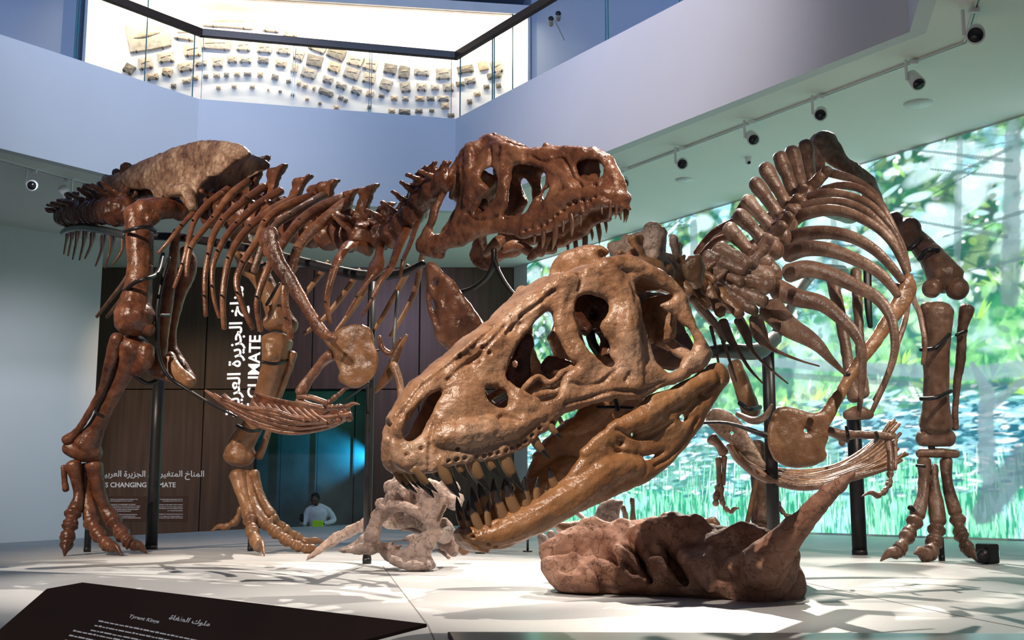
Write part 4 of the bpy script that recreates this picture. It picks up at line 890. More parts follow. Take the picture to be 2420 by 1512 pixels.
sh.append(S1j.bridge([(1098, 1252, .03), (1110, 1270), (1135, 1285), (1160, 1292, .08)], 7, 0.03)); 
pitj = [pit(S1j, x, y, 7, .022) for x, y in ((1141, 1252), (1152, 1246), (1168, 1239), (1185, 1238), (1199, 1234), (1208, 1230), (1226, 1228), (1110, 1268), (1134, 1270), (1178, 1253), (1228, 1253), (1191, 1273), (1146, 1285), (1164, 1293), (1250, 1220), (1120, 1262))]
for pts in ([(1640, 990), (1610, 1040), (1575, 1080), (1540, 1100)], [(1450, 1015), (1490, 1035), (1530, 1030), (1580, 1000)], [(1690, 900), (1640, 950), (1620, 975)]): pitj += seam(S1j, pts)
jaw1 = fuse('lower_jaw', sh, 'bone_jaw', RX, voxel=0.0068, smooth=2, disp=0.006, dscale=13, pits=pitj)
teeth(S1j, [(1135, 1244, 1114, 1173, 24, .075), (1156, 1231, 1154, 1182, 18, .10), (1192, 1217, 1171, 1149, 28, .12), (1221, 1205, 1196, 1130, 31, .135), (1248, 1190, 1240, 1126, 27, .15), (1272, 1180, 1272, 1126, 20, .16), (1293, 1166, 1293, 1147, 11, .165), (1314, 1150, 1298, 1103, 22, .175), (1118, 1250, 1098, 1200, 16, .04)], jaw1, 'tooth')

# ================================================================ LEFT SKELETON
def longbone(name, parent, rods_, mat, voxel=0.014, disp=0.006, balls=(), flat=None, smooth=3):
    """rods_: lists of (px, py, Y, radius px); balls: (px, py, Y, radius px)"""
    sh = []
    for r in rods_:
        if flat is None: sh.append(rods(r, sides=12))
        else: sh.append(rods(r, sides=12, flat=flat[0], flat_dir=flat[1]))
    for b in balls:
        c = P(b[0], b[1], b[2]); sh.append(ball(c, b[3] * mpp(c), 12, 9))
    return fuse(name, sh, mat, parent, voxel=voxel, smooth=smooth, disp=disp, dscale=10)
def plate(name, parent, outline, holes, p0, n, T, mat, R=14, s=6, voxel=0.012, extra=(), disp=0.006, edge=0.35, smooth=3, relief=None):
    n = np.asarray(n, float); n /= np.linalg.norm(n); p0 = np.asarray(p0, float)
    sh = [inflate(outline, holes, lambda x, y: (onplane(x, y, p0, n), n), T, R=R, edge=edge, s=s, relief=relief)] + list(extra)
    return fuse(name, sh, mat, parent, voxel=voxel, smooth=smooth, disp=disp, dscale=10)
def simple(name, parent, rows, mat, sides=9, flat=1.0, flat_dir=None, n=None):
    v, f = rods(rows, sides=sides, flat=flat, flat_dir=flat_dir, n=n); return add_obj(name, v, f, mat, parent)
def digit(parent, pts, r0, r1, mat, claw=True, name='toe_bone'):
    """pts (px, py, Y): one knuckled bone between neighbours, the last one a claw"""
    k = len(pts) - 1
    for i in range(k):
        a, b = P(*pts[i]), P(*pts[i + 1]); m = mpp(a); ra = (r0 + (r1 - r0) * i / k) * m; rb = (r0 + (r1 - r0) * (i + 1) / k) * m
        if claw and i == k - 1:
            d = b - a; up = np.array([0, 0, 1.0]); v, f = tube([a, a + d * .45 + up * np.linalg.norm(d) * .16, b], [ra * 1.0, ra * .72, ra * .12], sides=10, n=10, flat=.75, flat_dir=np.cross(d, up)); add_obj('claw', v, f, mat, parent)
        else:
            d = b - a; v, f = tube([a, a + d * .18, a + d * .5, a + d * .82, b], [ra * .95, ra * 1.08, ra * .68, rb * 1.0, rb * .9], sides=12, n=15); add_obj(name, v, f, mat, parent)
def vertebra(parent, c, axis, spine_to, R, mat, spine_w=0.6, length=None, proc=0.9, name='vertebra', lat=None, voxel=0.014, rnd=None, tip=1.0):
    """spool-shaped body, a flat spine up to spine_to, side processes"""
    c = np.asarray(c, float); ax = np.asarray(axis, float); ax /= np.linalg.norm(ax); up = np.asarray(spine_to, float) - c; hl = np.linalg.norm(up); upn = up / hl
    lt = np.cross(ax, upn); lt /= np.linalg.norm(lt); l = length or R * 1.5
    sh = [tube([c - ax * l * .5, c - ax * l * .3, c, c + ax * l * .3, c + ax * l * .5], [R * .92, R, R * .74, R, R * .92], sides=14, n=11)]
    rings = []
    for k, (h_, wa, wl) in enumerate(((R * .3, .62, .40), (hl * .45, .74 * spine_w, .24), (hl * .80, .78 * spine_w, .20), (hl * .93, .98 * spine_w * tip, .30), (hl, .90 * spine_w * tip, .26))):
        b_ = c + upn * h_ + ax * (.06 * R * math.sin(k * 2.1)); rings.append([b_ + ax * sa * R * wa + lt * sl * R * wl for sa, sl in ((-1, -1), (1, -1), (1, 1), (-1, 1))])
    sv = np.array(rings).reshape(-1, 3); nr = len(rings)
    sh.append((sv, [[i * 4 + j, i * 4 + (j + 1) % 4, i * 4 + 4 + (j + 1) % 4, i * 4 + 4 + j] for i in range(nr - 1) for j in range(4)] + [[3, 2, 1, 0], [nr * 4 - 4, nr * 4 - 3, nr * 4 - 2, nr * 4 - 1]]))
    for s in (-1, 1):
        if proc: sh.append(tube([c + upn * R * .7, c + upn * R * 1.15 + lt * s * R * proc * .8, c + upn * R * 1.45 + lt * s * R * proc * 1.6], [R * .5, R * .34, R * .24], sides=8, n=7, flat=.6, flat_dir=upn))
        sh.append(tube([c + upn * R * .9 + ax * l * .2, c + upn * R * 1.25 + ax * l * .75 + lt * s * R * .35], [R * .34, R * .2], sides=8, n=5))
        sh.append(tube([c + upn * R * .9 - ax * l * .2, c + upn * R * 1.3 - ax * l * .75 + lt * s * R * .4], [R * .34, R * .2], sides=8, n=5))
    return fuse(name, sh, mat, parent, voxel=voxel, smooth=1, disp=R * .10, dscale=1.6 / R)

LX = thing('tyrannosaur_skeleton', 'standing reddish brown fossil skeleton with its raised head above the tan skull', 'skeleton', (-3.2, 11.8, 0.0))
YS = lambda px: 12.0 - .0053 * (px - 450)
nL = np.array([-.69, -.72, 0.05])
# hip plate
iou = [(242, 424), (245, 414), (272, 416), (305, 396), (338, 379), (384, 361), (411, 350), (447, 338), (490, 331), (530, 333), (563, 338), (579, 346), (593, 361), (586, 371), (563, 379), (546, 389), (527, 406), (510, 417), (497, 416), (490, 422), (474, 439), (467, 459), (460, 485), (451, 498), (437, 485), (428, 470), (417, 462), (398, 459), (384, 462), (381, 472), (365, 472), (361, 455), (351, 446), (331, 449), (312, 446), (285, 450), (255, 450), (244, 442)]
def wavy(x, y): return 0.02 * mnoise.noise(Vector((x * .02, y * .02, 3))) + 0.012 * mnoise.noise(Vector((x * .07, y * .02, 9)))
p_il = P(400, 430, 11.75)
il_extra = [rods([(250, 432, 12.75, 15), (300, 425, 12.5, 16), (350, 425, 12.1, 14)], sides=12), rods([(395, 455, 11.6, 14), (440, 450, 11.4, 16), (456, 490, 11.25, 13)], sides=12)]
plate('ilium', LX, iou, [], p_il, nL, 0.05, 'bone_ilium', R=40, s=8, extra=il_extra, relief=wavy, disp=.01)
# the far hip plate, parallel and behind
vfar = -nL / np.linalg.norm(nL) * .24 - np.array([0, 0, .06])
m_ = lambda x, y: (onplane(x, y, p_il, nL / np.linalg.norm(nL)) + vfar, nL / np.linalg.norm(nL))
fuse('ilium', [inflate(iou, [], m_, .04, R=30, s=10)], 'bone_ilium', LX, voxel=.016)
# sacral block joining both plates
longbone('sacrum', LX, [[(300, 455, 12.7, 22), (400, 440, 12.2, 24), (500, 430, 11.75, 24), (590, 440, 11.3, 20)]], 'bone_red', voxel=.016)
# right leg (nearest)
longbone('femur', LX, [[(428, 494, 11.75, 22), (385, 492, 11.6, 27), (335, 500, 11.5, 32)], [(322, 500, 11.5, 30), (329, 560, 11.45, 33), (331, 640, 11.4, 31), (321, 712, 11.35, 38), (318, 738, 11.33, 47), (320, 762, 11.3, 50)], [(350, 520, 11.45, 18), (372, 515, 11.5, 12)]], 'bone_red', balls=[(290, 768, 11.3, 17), (350, 776, 11.3, 19), (425, 496, 11.75, 27)])
longbone('fibula', LX, [[(272, 800, 11.35, 13), (262, 850, 11.4, 15), (246, 905, 11.5, 10), (222, 955, 11.6, 9), (186, 1014, 11.75, 9), (158, 1042, 11.8, 15)]], 'bone_red', balls=[(276, 802, 11.35, 17)])
longbone('tibia', LX, [[(318, 815, 11.45, 40), (305, 850, 11.5, 30), (275, 915, 11.6, 21), (250, 965, 11.7, 19), (228, 1010, 11.8, 22), (206, 1050, 11.85, 34)], [(345, 822, 11.4, 20), (343, 855, 11.4, 20), (320, 880, 11.5, 12)], [(160, 1056, 11.85, 19), (200, 1068, 11.85, 24), (232, 1070, 11.85, 18)]], 'bone_red')
for rows in ([(172, 1098, 11.8, 20), (180, 1130, 11.8, 14), (186, 1172, 11.8, 13), (176, 1208, 11.75, 18)], [(222, 1098, 11.9, 22), (230, 1145, 11.9, 18), (244, 1195, 11.95, 16), (264, 1224, 11.95, 20)], [(200, 1100, 11.95, 12), (204, 1160, 11.9, 13), (214, 1226, 11.8, 18)], [(150, 1102, 11.8, 8), (152, 1130, 11.8, 7), (156, 1158, 11.8, 8)]):
    longbone('metatarsal', LX, [rows], 'bone_red')
def gy(px, py): return Zf(px, py, 0.0)[1]
digit(LX, [(173, 1210, 11.72), (166, 1240, 11.65), (160, 1266, 11.6), (157, 1290, 11.5), (152, 1316, 11.42)], 19, 15, 'bone_red')
digit(LX, [(214, 1230, 11.8), (232, 1262, 11.7), (252, 1286, 11.6), (264, 1292, 11.55), (288, 1314, 11.45)], 19, 13, 'bone_red')
digit(LX, [(266, 1228, 11.95), (288, 1262, 11.9), (306, 1282, 11.85), (318, 1288, 11.85), (347, 1308, 11.9)], 20, 13, 'bone_red')
# left leg, stepping forward
longbone('femur', LX, [[(560, 540, 12.1, 24), (590, 615, 12.1, 26), (625, 670, 12.1, 24), (652, 728, 12.1, 28), (662, 758, 12.1, 34)]], 'bone_orange', balls=[(640, 762, 12.1, 20), (684, 768, 12.1, 22)])
longbone('tibia', LX, [[(655, 806, 12.2, 38), (650, 850, 12.2, 32), (640, 890, 12.25, 28), (622, 945, 12.35, 27), (600, 1000, 12.45, 26), (572, 1045, 12.5, 32), (562, 1082, 12.5, 36)], [(632, 798, 12.15, 16), (645, 845, 12.1, 20)], [(548, 1058, 12.5, 16), (590, 1080, 12.5, 22)]], 'bone_orange')
longbone('fibula', LX, [[(692, 835, 12.2, 12), (680, 880, 12.25, 9), (657, 940, 12.35, 9), (625, 1050, 12.45, 8), (611, 1080, 12.5, 10)]], 'bone_orange')
for rows in ([(562, 1122, 12.45, 22), (568, 1150, 12.4, 17), (580, 1187, 12.35, 15), (590, 1220, 12.25, 17)], [(598, 1118, 12.5, 16), (606, 1148, 12.5, 13), (622, 1187, 12.4, 12), (640, 1218, 12.3, 15)], [(580, 1120, 12.5, 16), (594, 1175, 12.4, 13), (612, 1216, 12.25, 14), (626, 1236, 12.2, 15)]):
    longbone('metatarsal', LX, [rows], 'bone_orange')
digit(LX, [(591, 1226, 12.2), (596, 1254, 12.1), (604, 1278, 11.95), (612, 1292, 11.8), (625, 1314, 11.42)], 17, 13, 'bone_orange')
digit(LX, [(628, 1236, 12.2), (650, 1256, 12.15), (676, 1276, 12.1), (702, 1290, 12.05), (728, 1298, 12.0), (756, 1300, 12.0)], 16, 11, 'bone_orange')
digit(LX, [(642, 1222, 12.3), (670, 1248, 12.35), (700, 1268, 12.4), (728, 1282, 12.4), (774, 1287, 12.45)], 13, 10, 'bone_orange')
digit(LX, [(572, 1200, 12.5), (558, 1232, 12.55), (532, 1246, 12.6), (497, 1256, 12.65)], 9, 8, 'bone_orange')
# pubis with its boot, ischium
longbone('pubis', LX, [[(418, 545, 11.8, 10), (405, 640, 11.75, 14), (393, 720, 11.7, 16), (384, 810, 11.65, 14), (374, 855, 11.6, 20)], [(360, 862, 11.6, 18), (390, 870, 11.6, 22)]], 'bone_rib')
longbone('pubis', LX, [[(440, 590, 12.0, 16), (446, 635, 12.0, 20), (424, 700, 11.95, 15), (409, 765, 11.9, 12), (406, 820, 11.85, 14), (425, 866, 11.8, 20), (450, 898, 11.75, 15)]], 'bone_rib')
plate('pubis_boot', LX, [(345, 878), (362, 844), (379, 823), (396, 838), (408, 828), (422, 862), (455, 886), (464, 899), (447, 920), (422, 908), (396, 900), (371, 896)], [], P(400, 870, 11.6), (-.5, -.85, .1), .06, 'bone_orange', R=16)
simple('ischium', LX, [(330, 610, 12.0, 8), (292, 668, 12.4, 6), (262, 706, 12.7, 5), (229, 748, 13.0, 4)], 'bone_brown')
simple('ischium', LX, [(340, 640, 12.2, 8), (295, 697, 12.6, 6), (252, 750, 13.0, 4)], 'bone_brown')
# tail: bodies, spines, chevrons
tl = [(286, 498, 12.35, 300, 388), (267, 498, 12.6, 279, 402), (248, 498, 12.85, 254, 414), (229, 500, 13.15, 240, 430), (210, 502, 13.45, 208, 434), (192, 504, 13.8, 178, 452), (175, 506, 14.2, 160, 455), (160, 510, 14.6, 150, 468), (152, 512, 15.1, 141, 474), (151, 512, 15.6, 146, 490)]
for i, (x, y, Y, sx, sy) in enumerate(tl):
    c = P(x, y, Y); nx = P(tl[max(0, i - 1)][0], tl[max(0, i - 1)][1], tl[max(0, i - 1)][2]); ax = (nx - c) if i else np.array([.75, -.65, 0])
    vertebra(LX, c, ax, P(sx, sy, Y + .1), (36 - i * 1.6) * mpp(c), 'bone_red', .42, length=.24, proc=1.0, name='tail_vertebra')
for i, (x0, y0, x1, y1) in enumerate([(290, 562, 266, 626), (262, 560, 248, 632), (241, 558, 226, 628), (216, 552, 201, 610), (198, 548, 188, 614), (181, 546, 172, 612), (169, 545, 161, 604), (158, 545, 151, 600)]):
    Y = 12.3 + i * .33
    for k, dY in ((0, 0), (1, .12)):
        simple('chevron', LX, [(x0 + k * 8, y0, Y + dY, 7 - i * .4), (x0 - 2, (y0 + y1) / 2, Y, 6 - i * .35), (x1, y1, Y, 3)], 'bone_rib', flat=.6, flat_dir=(1, 0, 0))
simple('tail_support', LX, [(150, 550, 15.0, 8), (165, 542, 14.4, 9), (200, 538, 13.6, 9), (250, 545, 12.8, 9.5), (298, 556, 12.2, 10)], 'grey_steel')
# back vertebrae with their spines
bk = [(520, 505, 560, 372), (570, 512, 618, 372), (620, 520, 656, 394), (668, 528, 718, 418), (712, 536, 754, 434), (752, 545, 779, 428), (795, 552, 828, 450), (838, 556, 874, 438), (880, 556, 914, 484)]
for i, (x, y, sx, sy) in enumerate(bk):
    c = P(x, y, YS(x)); ax = np.array([.72, -.69, .02]); vertebra(LX, c, ax, P(sx, sy, YS(x) - .25), (35 + i * .3) * mpp(c), 'bone_red', .74, length=.30, proc=1.2, tip=1.2)
nk = [(918, 552, 912, 482, 30), (946, 540, 950, 480, 30), (968, 512, 972, 452, 29), (990, 484, 984, 426, 28), (1010, 456, 996, 400, 27), (1034, 440, 1018, 388, 24)]
for i, (x, y, sx, sy, r) in enumerate(nk):
    c = P(x, y, YS(x) - .05); n_ = nk[min(i + 1, len(nk) - 1)]; ax = P(n_[0], n_[1], YS(n_[0])) - c if i < 5 else np.array([.6, -.6, .3])
    vertebra(LX, c, ax, P(sx, sy, YS(x) - .05), r * 1.12 * mpp(c), 'bone_red', .62, length=.24, proc=1.15, tip=1.2, name='neck_vertebra')
# ribs
def rib(parent, pts, r0, r1, Y0, dY, mat='bone_rib', flat=.62, fd=(.1, 1, .1), name='rib', wide=None, bolts=False):
    k = len(pts) - 1; rows = []
    for i, (x, y) in enumerate(pts):
        t = i / k; r = (r0 + (r1 - r0) * t) * 1.1
        if wide and i == wide[0]: r = wide[1]
        rows.append((x, y, Y0 + dY * math.sin(min(1, t * 1.25) * math.pi / 2), r))
    o = simple(name, parent, rows, mat, sides=9, flat=flat, flat_dir=fd, n=4 * k + 1)
    for i in range(2, k, 2) if bolts else ():
        x, y, Y, r = rows[i]; c = P(x - r * .55, y, Y - .03); rb = 2.6 * mpp(c); v, f = tube([c + np.array([0, .02, 0]), c - np.array([rb * .6, rb * 1.6, 0])], [rb, rb * .8], sides=7, n=3); add_obj('bolt', v, f, 'black_steel', o)
    return o
near = [([(512, 446), (464, 495), (431, 531), (398, 571), (374, 598)], 8, 4), ([(548, 440), (494, 479), (460, 520), (444, 575), (432, 622), (411, 680)], 9, 4), ([(588, 428), (546, 459), (507, 512), (474, 551), (451, 584), (443, 620), (441, 652)], 10, 5),
 ([(625, 440), (576, 475), (527, 518), (503, 558), (494, 598), (485, 647), (484, 697), (486, 746)], 10, 5), ([(664, 450), (606, 485), (563, 525), (537, 555), (517, 591), (503, 631), (502, 674), (507, 713), (518, 750)], 10, 4), ([(700, 468), (646, 494), (596, 531), (563, 568), (543, 608), (533, 647), (527, 697), (527, 740), (530, 776)], 11, 6),
 ([(738, 463), (676, 487), (630, 520), (606, 572), (576, 617), (560, 657), (563, 690), (576, 730), (596, 776)], 11, 6), ([(768, 460), (735, 479), (692, 505), (652, 531), (622, 580), (600, 640)], 11, 8), ([(813, 468), (762, 488), (715, 518), (682, 555), (652, 600), (627, 650), (610, 700), (608, 735), (615, 781)], 14, 6),
 ([(820, 478), (788, 502), (748, 535), (722, 561), (702, 591), (687, 635), (675, 670), (672, 705), (679, 750), (686, 798)], 15, 7), ([(876, 591), (848, 580), (824, 580), (805, 604), (791, 631), (778, 674), (772, 712), (779, 764)], 15, 5), ([(900, 572), (896, 600), (890, 632), (868, 664), (845, 700), (818, 744)], 12, 3), ([(962, 540), (943, 581), (924, 631), (897, 667), (881, 703), (857, 746)], 12, 3), ([(988, 524), (967, 581), (953, 614), (946, 652)], 6, 4)]
for i, (pts, r0, r1) in enumerate(near):
    rib(LX, pts, r0, r1, YS(pts[0][0]) - .12, -.5, mat='bone_rib' if i not in (7,) else 'bone_brown', wide=(2, 20) if i == 11 else None, bolts=True)
simple('rib_head', LX, [(792, 505, 9.75, 14), (824, 538, 9.75, 14), (848, 568, 9.8, 13)], 'bone_rib', flat=.6, flat_dir=(-.2, -.4, .9))
for pts in ([(850, 640), (834, 664), (801, 710), (762, 756), (719, 788)], [(775, 622), (762, 641), (729, 684), (712, 702)], [(880, 650), (867, 680), (824, 743), (795, 782)], [(965, 630), (957, 654), (924, 713), (887, 777)], [(1000, 600), (993, 627), (977, 697), (924, 794)], [(700, 625), (660, 690), (640, 740), (625, 760)], [(560, 600), (575, 640), (600, 660)]):
    rib(LX, pts, 8, 5, YS(pts[0][0]) + .55, .25, mat='bone_orange')
# shoulder blade, coracoid, arm
p_s = P(690, 680, 9.15); nS = np.array([-.55, -.83, .05])
plate('scapula', LX, [(611, 561), (616, 541), (646, 533), (657, 541), (659, 574), (676, 617), (709, 670), (735, 720), (762, 763), (781, 783), (800, 795), (790, 812), (748, 796), (725, 756), (689, 697), (659, 657), (636, 621), (616, 588)], [], p_s, nS, .028, 'bone_red', R=12)
plate('coracoid', LX, [(788, 786), (820, 768), (852, 765), (875, 774), (885, 798), (883, 817), (895, 837), (893, 869), (879, 897), (856, 915), (828, 917), (804, 905), (797, 893), (805, 880), (792, 857), (786, 829), (772, 818), (764, 806), (760, 790)], [circ(833, 859, 3.5)], P(820, 840, 9.05), np.array([-.2, -.97, .1]), .03, 'bone_orange', R=14, relief=lambda x, y: .02 * mnoise.noise(Vector((x * .03, y * .03, 2))))
longbone('humerus', LX, [[(785, 838, 9.12, 16), (762, 856, 9.2, 12), (731, 896, 9.25, 12), (709, 929, 9.25, 14)]], 'bone_redlight', voxel=.01)
simple('radius', LX, [(706, 936, 9.25, 8), (740, 941, 9.2, 7), (774, 954, 9.15, 8)], 'bone_redlight'); simple('ulna', LX, [(704, 948, 9.28, 9), (736, 958, 9.22, 7), (768, 966, 9.18, 8)], 'bone_redlight')
digit(LX, [(776, 952, 9.15), (790, 940, 9.13), (804, 929, 9.11), (826, 918, 9.1)], 7, 5, 'bone_redlight', name='finger_bone'); digit(LX, [(776, 962, 9.15), (800, 962, 9.12), (822, 960, 9.1), (850, 956, 9.08)], 8, 6, 'bone_redlight', name='finger_bone')
# the far arm seen past the post
simple('scapula', LX, [(961, 792, 9.2, 4), (940, 832, 9.2, 9), (916, 888, 9.2, 12), (887, 926, 9.2, 4)], 'bone_orange', flat=.4, flat_dir=(0, 1, 0))
simple('humerus', LX, [(929, 862, 9.15, 11), (943, 897, 9.1, 9), (948, 940, 9.05, 9), (944, 978, 9.0, 11)], 'bone_orange')
simple('clavicle', LX, [(897, 795, 9.4, 5), (903, 822, 9.4, 7), (928, 836, 9.35, 8), (946, 800, 9.3, 4)], 'bone_rib')
simple('support_rod', LX, [(940, 690, 9.5, 4), (934, 760, 9.4, 4), (931, 824, 9.35, 4)], 'grey_steel')
# belly ribs
Bc = np.array([(487, 920), (540, 966), (610, 1000), (690, 1020), (770, 1010), (824, 988)], float); Cc = np.array([(540, 950), (590, 962), (640, 972), (700, 984), (770, 986), (826, 978)], float)
for i in range(9):
    t = i / 8; jit = RNG.uniform(-4, 4, (6, 2)); q = Bc * (1 - t) + Cc * t + jit; q[0] += (RNG.uniform(-8, 14), RNG.uniform(-5, 5))
    simple('belly_rib', LX, [(a, b, 10.75 - .12 * k - .15 * t, [3, 5, 6, 6, 6, 6][k]) for k, (a, b) in enumerate(q)], 'bone_redlight')
Tc = np.array([(604, 936), (650, 952), (710, 964), (770, 972), (816, 974)], float)
for i in range(5):
    q = Tc + RNG.uniform(-3, 3, (5, 2)) + (0, 5 * i - 6)
    simple('belly_rib', LX, [(a, b, 11.1 - .22 * k, [3, 6, 7, 7, 6][k]) for k, (a, b) in enumerate(q)], 'bone_rib')
for i in range(9):
    x = 612 + i * 17; simple('belly_rib', LX, [(x - 14, 952 + i * 2.2, 11.0 - i * .09, 4), (x, 968 + i * 1.8, 10.8 - i * .09, 4), (x + 22, 990 + i * .8, 10.6 - i * .09, 3)], 'bone_redlight')
for x, y in ((806, 980), (820, 970), (826, 988), (800, 994), (780, 1000)):
    v, f = ball(P(x, y, 10.05), 9 * mpp(P(x, y, 10.05)), 10, 7); add_obj('belly_rib_end', v, f, 'bone_redlight', LX)
# armature
simple('spine_support', LX, [(300, 556, 12.1, 10), (420, 560, 11.9, 10), (520, 575, 11.5, 11), (610, 592, 11.1, 11), (700, 615, 10.6, 11), (800, 640, 10.1, 12), (870, 652, 9.8, 13), (950, 645, 9.4, 10), (1000, 622, 9.1, 8)], 'black_steel', n=33)
for rows in ([(294, 547, 11.3, 4.5), (318, 540, 11.15, 4.5), (345, 536, 11.2, 5), (366, 545, 11.4, 5)], [(292, 690, 11.3, 5), (318, 668, 11.1, 5), (345, 658, 11.05, 5), (372, 645, 11.3, 6), (385, 600, 11.6, 5)], [(400, 610, 11.4, 5), (380, 680, 11.3, 5), (372, 750, 11.3, 5), (375, 835, 11.4, 5), (395, 885, 11.4, 5), (430, 912, 11.4, 4), (500, 955, 11.2, 3), (560, 985, 10.9, 2.5)], [(310, 880, 11.5, 5), (345, 905, 11.6, 5), (370, 900, 11.7, 5)], [(225, 975, 11.5, 4), (245, 985, 11.55, 4)],
             [(380, 745, 11.3, 4), (400, 745, 11.5, 4)], [(620, 855, 11.9, 4), (650, 860, 11.95, 4), (680, 850, 12.2, 4)], [(560, 1005, 12.1, 4), (590, 1018, 12.1, 4), (615, 1016, 12.3, 4)], [(590, 640, 11.9, 4), (630, 622, 11.8, 4)], [(630, 720, 11.95, 4), (660, 670, 11.7, 4)], [(760, 985, 10.3, 2), (830, 935, 9.9, 2), (872, 905, 9.7, 3)], [(895, 828, 9.5, 3), (872, 830, 9.5, 3)]):
    simple('bracket', LX, rows, 'black_steel', sides=7)

# ---------------------------------------------------------------- its skull
PH2 = math.radians(40)
F2 = np.array([math.cos(PH2), -math.sin(PH2), 0.03]); L2 = np.array([-math.sin(PH2), -math.cos(PH2), 0.0])
wp2 = [(1000, 590, .33), (1030, 520, .31), (1060, 420, .28), (1130, 530, .27), (1100, 570, .30), (1205, 350, .18), (1190, 480, .24), (1300, 480, .18), (1300, 545, .18), (1240, 540, .22), (1380, 500, .15), (1420, 480, .12), (1460, 475, .05), (1483, 480, .0), (1395, 400, .08), (1365, 385, .09), (1320, 346, .06), (1400, 350, .05), (1438, 374, .02), (1476, 450, .01), (1110, 345, .20), (1150, 320, .10), (1450, 420, .03), (1260, 360, .12), (1120, 430, .27)]
S2 = Side(P(1250, 470, 8.35) - L2 * .2, F2, L2, wp2)
out2 = [(1483, 496), (1485, 474), (1477, 450), (1460, 426), (1452, 404), (1438, 374), (1422, 360), (1395, 350), (1365, 346), (1327, 345), (1292, 346), (1262, 354), (1237, 349), (1216, 341), (1199, 338), (1189, 334), (1180, 324), (1164, 318), (1140, 322), (1126, 334), (1105, 338), (1091, 351), (1083, 370), (1064, 404), (1042, 444), (1025, 490), (1015, 518), (999, 548), (985, 569), (984, 588), (1004, 605), (1029, 613), (1050, 612), (1052, 592), (1080, 584), (1105, 577), (1126, 560), (1156, 553), (1186, 550), (1208, 553), (1232, 566), (1251, 561), (1270, 557), (1302, 547), (1330, 531), (1351, 515), (1373, 507), (1387, 504), (1393, 494), (1416, 494), (1435, 488), (1465, 488)]
hol2 = [[(1362, 393), (1368, 382), (1385, 377), (1408, 377), (1422, 383), (1430, 400), (1430, 412), (1419, 424), (1397, 428), (1376, 423), (1365, 410)],
 [(1208, 394), (1227, 386), (1254, 390), (1281, 398), (1290, 409), (1292, 424), (1282, 450), (1262, 474), (1251, 493), (1235, 507), (1210, 516), (1190, 520), (1186, 508), (1199, 480), (1202, 453), (1205, 420)],
 [(1302, 438), (1296, 460), (1281, 477), (1274, 472), (1284, 452)],
 [(1140, 402), (1155, 394), (1170, 398), (1176, 415), (1176, 442), (1172, 466), (1159, 485), (1140, 505), (1124, 513), (1122, 505), (1131, 482), (1144, 462), (1157, 446), (1140, 430), (1134, 415)],
 [(1083, 390), (1088, 405), (1088, 442), (1083, 468), (1077, 498), (1069, 520), (1055, 548), (1030, 556), (1019, 546), (1030, 515), (1040, 485), (1055, 450), (1066, 420)]]
sh = [inflate(out2, hol2, S2.map, .032, R=13, edge=.4, s=4.0)]
for r in ([(1195, 345, None, 14), (1190, 400, None, 12), (1192, 450, None, 10), (1175, 500, None, 9), (1165, 530, None, 9)], [(1110, 350, None, 16), (1112, 400, None, 17), (1112, 450, None, 18), (1105, 500, None, 15), (1085, 555, None, 10)], [(1030, 590, None, 14), (1090, 562, None, 13), (1150, 540, None, 11), (1220, 535, None, 10), (1280, 515, None, 18), (1340, 470, None, 22), (1400, 460, None, 18)],
          [(1200, 350, None, 11), (1260, 366, None, 9), (1320, 360, None, 11), (1380, 358, None, 9), (1428, 370, .03, 8), (1448, 405, .02, 9), (1462, 440, .02, 12)], [(1085, 375, None, 8), (1062, 412, None, 8), (1035, 480, None, 8), (1010, 550, None, 10), (995, 590, None, 11)], [(1400, 460, None, 18), (1440, 460, None, 18), (1470, 465, .03, 14)], [(1300, 400, None, 14), (1335, 420, None, 16), (1350, 450, None, 18)]):
    sh.append(S2.rod(r, sides=12))
sh += [S2.mshell(s) for s in sh]
sh.append(S2.bridge([(1195, 345, .18), (1250, 356), (1320, 350), (1395, 354, .06), (1430, 372, .04), (1460, 430, .04)], 7, .02, .01)); sh.append(S2.bridge([(1095, 352, .2), (1130, 336, .15), (1165, 322, .1), (1192, 338, .17)], 7, .03))
sh.append(S2.bridge([(1080, 385, .25), (1070, 430, .25), (1060, 470, .18)], 7, .02)); sh.append(S2.bridge([(1250, 500, .15), (1320, 490, .13), (1400, 470, .1)], 7, .012, .02))
for r in ([(1300, 500, .02, 10), (1200, 520, .02, 10), (1120, 500, 0., 18), (1090, 440, 0., 24)], [(1110, 470, .08, 16), (1060, 540, .2, 12), (1030, 575, .3, 9)]):
    a = S2.rod(r, sides=10); sh += [a, S2.mshell(a)]
for x, y, r in ((1150, 332, 14), (1168, 328, 14), (1290, 346, 8), (1302, 348, 7), (1270, 354, 6), (1340, 350, 7), (1360, 350, 6)):
    c = S2.at(x, y, .05); sh.append(ball(c, r * mpp(c)))
sh.append(inflate([(1345, 392), (1368, 374), (1412, 372), (1422, 400), (1416, 425), (1392, 442), (1340, 445)], [], lambda x, y: (S2.at(x, y, 0.0), S2.L), .012, R=8, s=5))
pit2 = [(S2.at(x, y) + S2.L * .03, .022, .02) for x, y in ((1310, 520), (1322, 510), (1336, 500), (1296, 530), (1282, 538), (1350, 488), (1400, 478), (1340, 472), (1365, 480), (1412, 470), (1412, 440), (1300, 500), (1262, 540), (1245, 546), (1098, 402))]
pit2 += [(S2.at(a, b) + S2.L * .03, .020, .016) for a, b in catmull(np.array([(1262, 372), (1290, 384), (1330, 376), (1345, 390), (1360, 420), (1378, 440), (1382, 470), (1388, 500)], float), 40)]
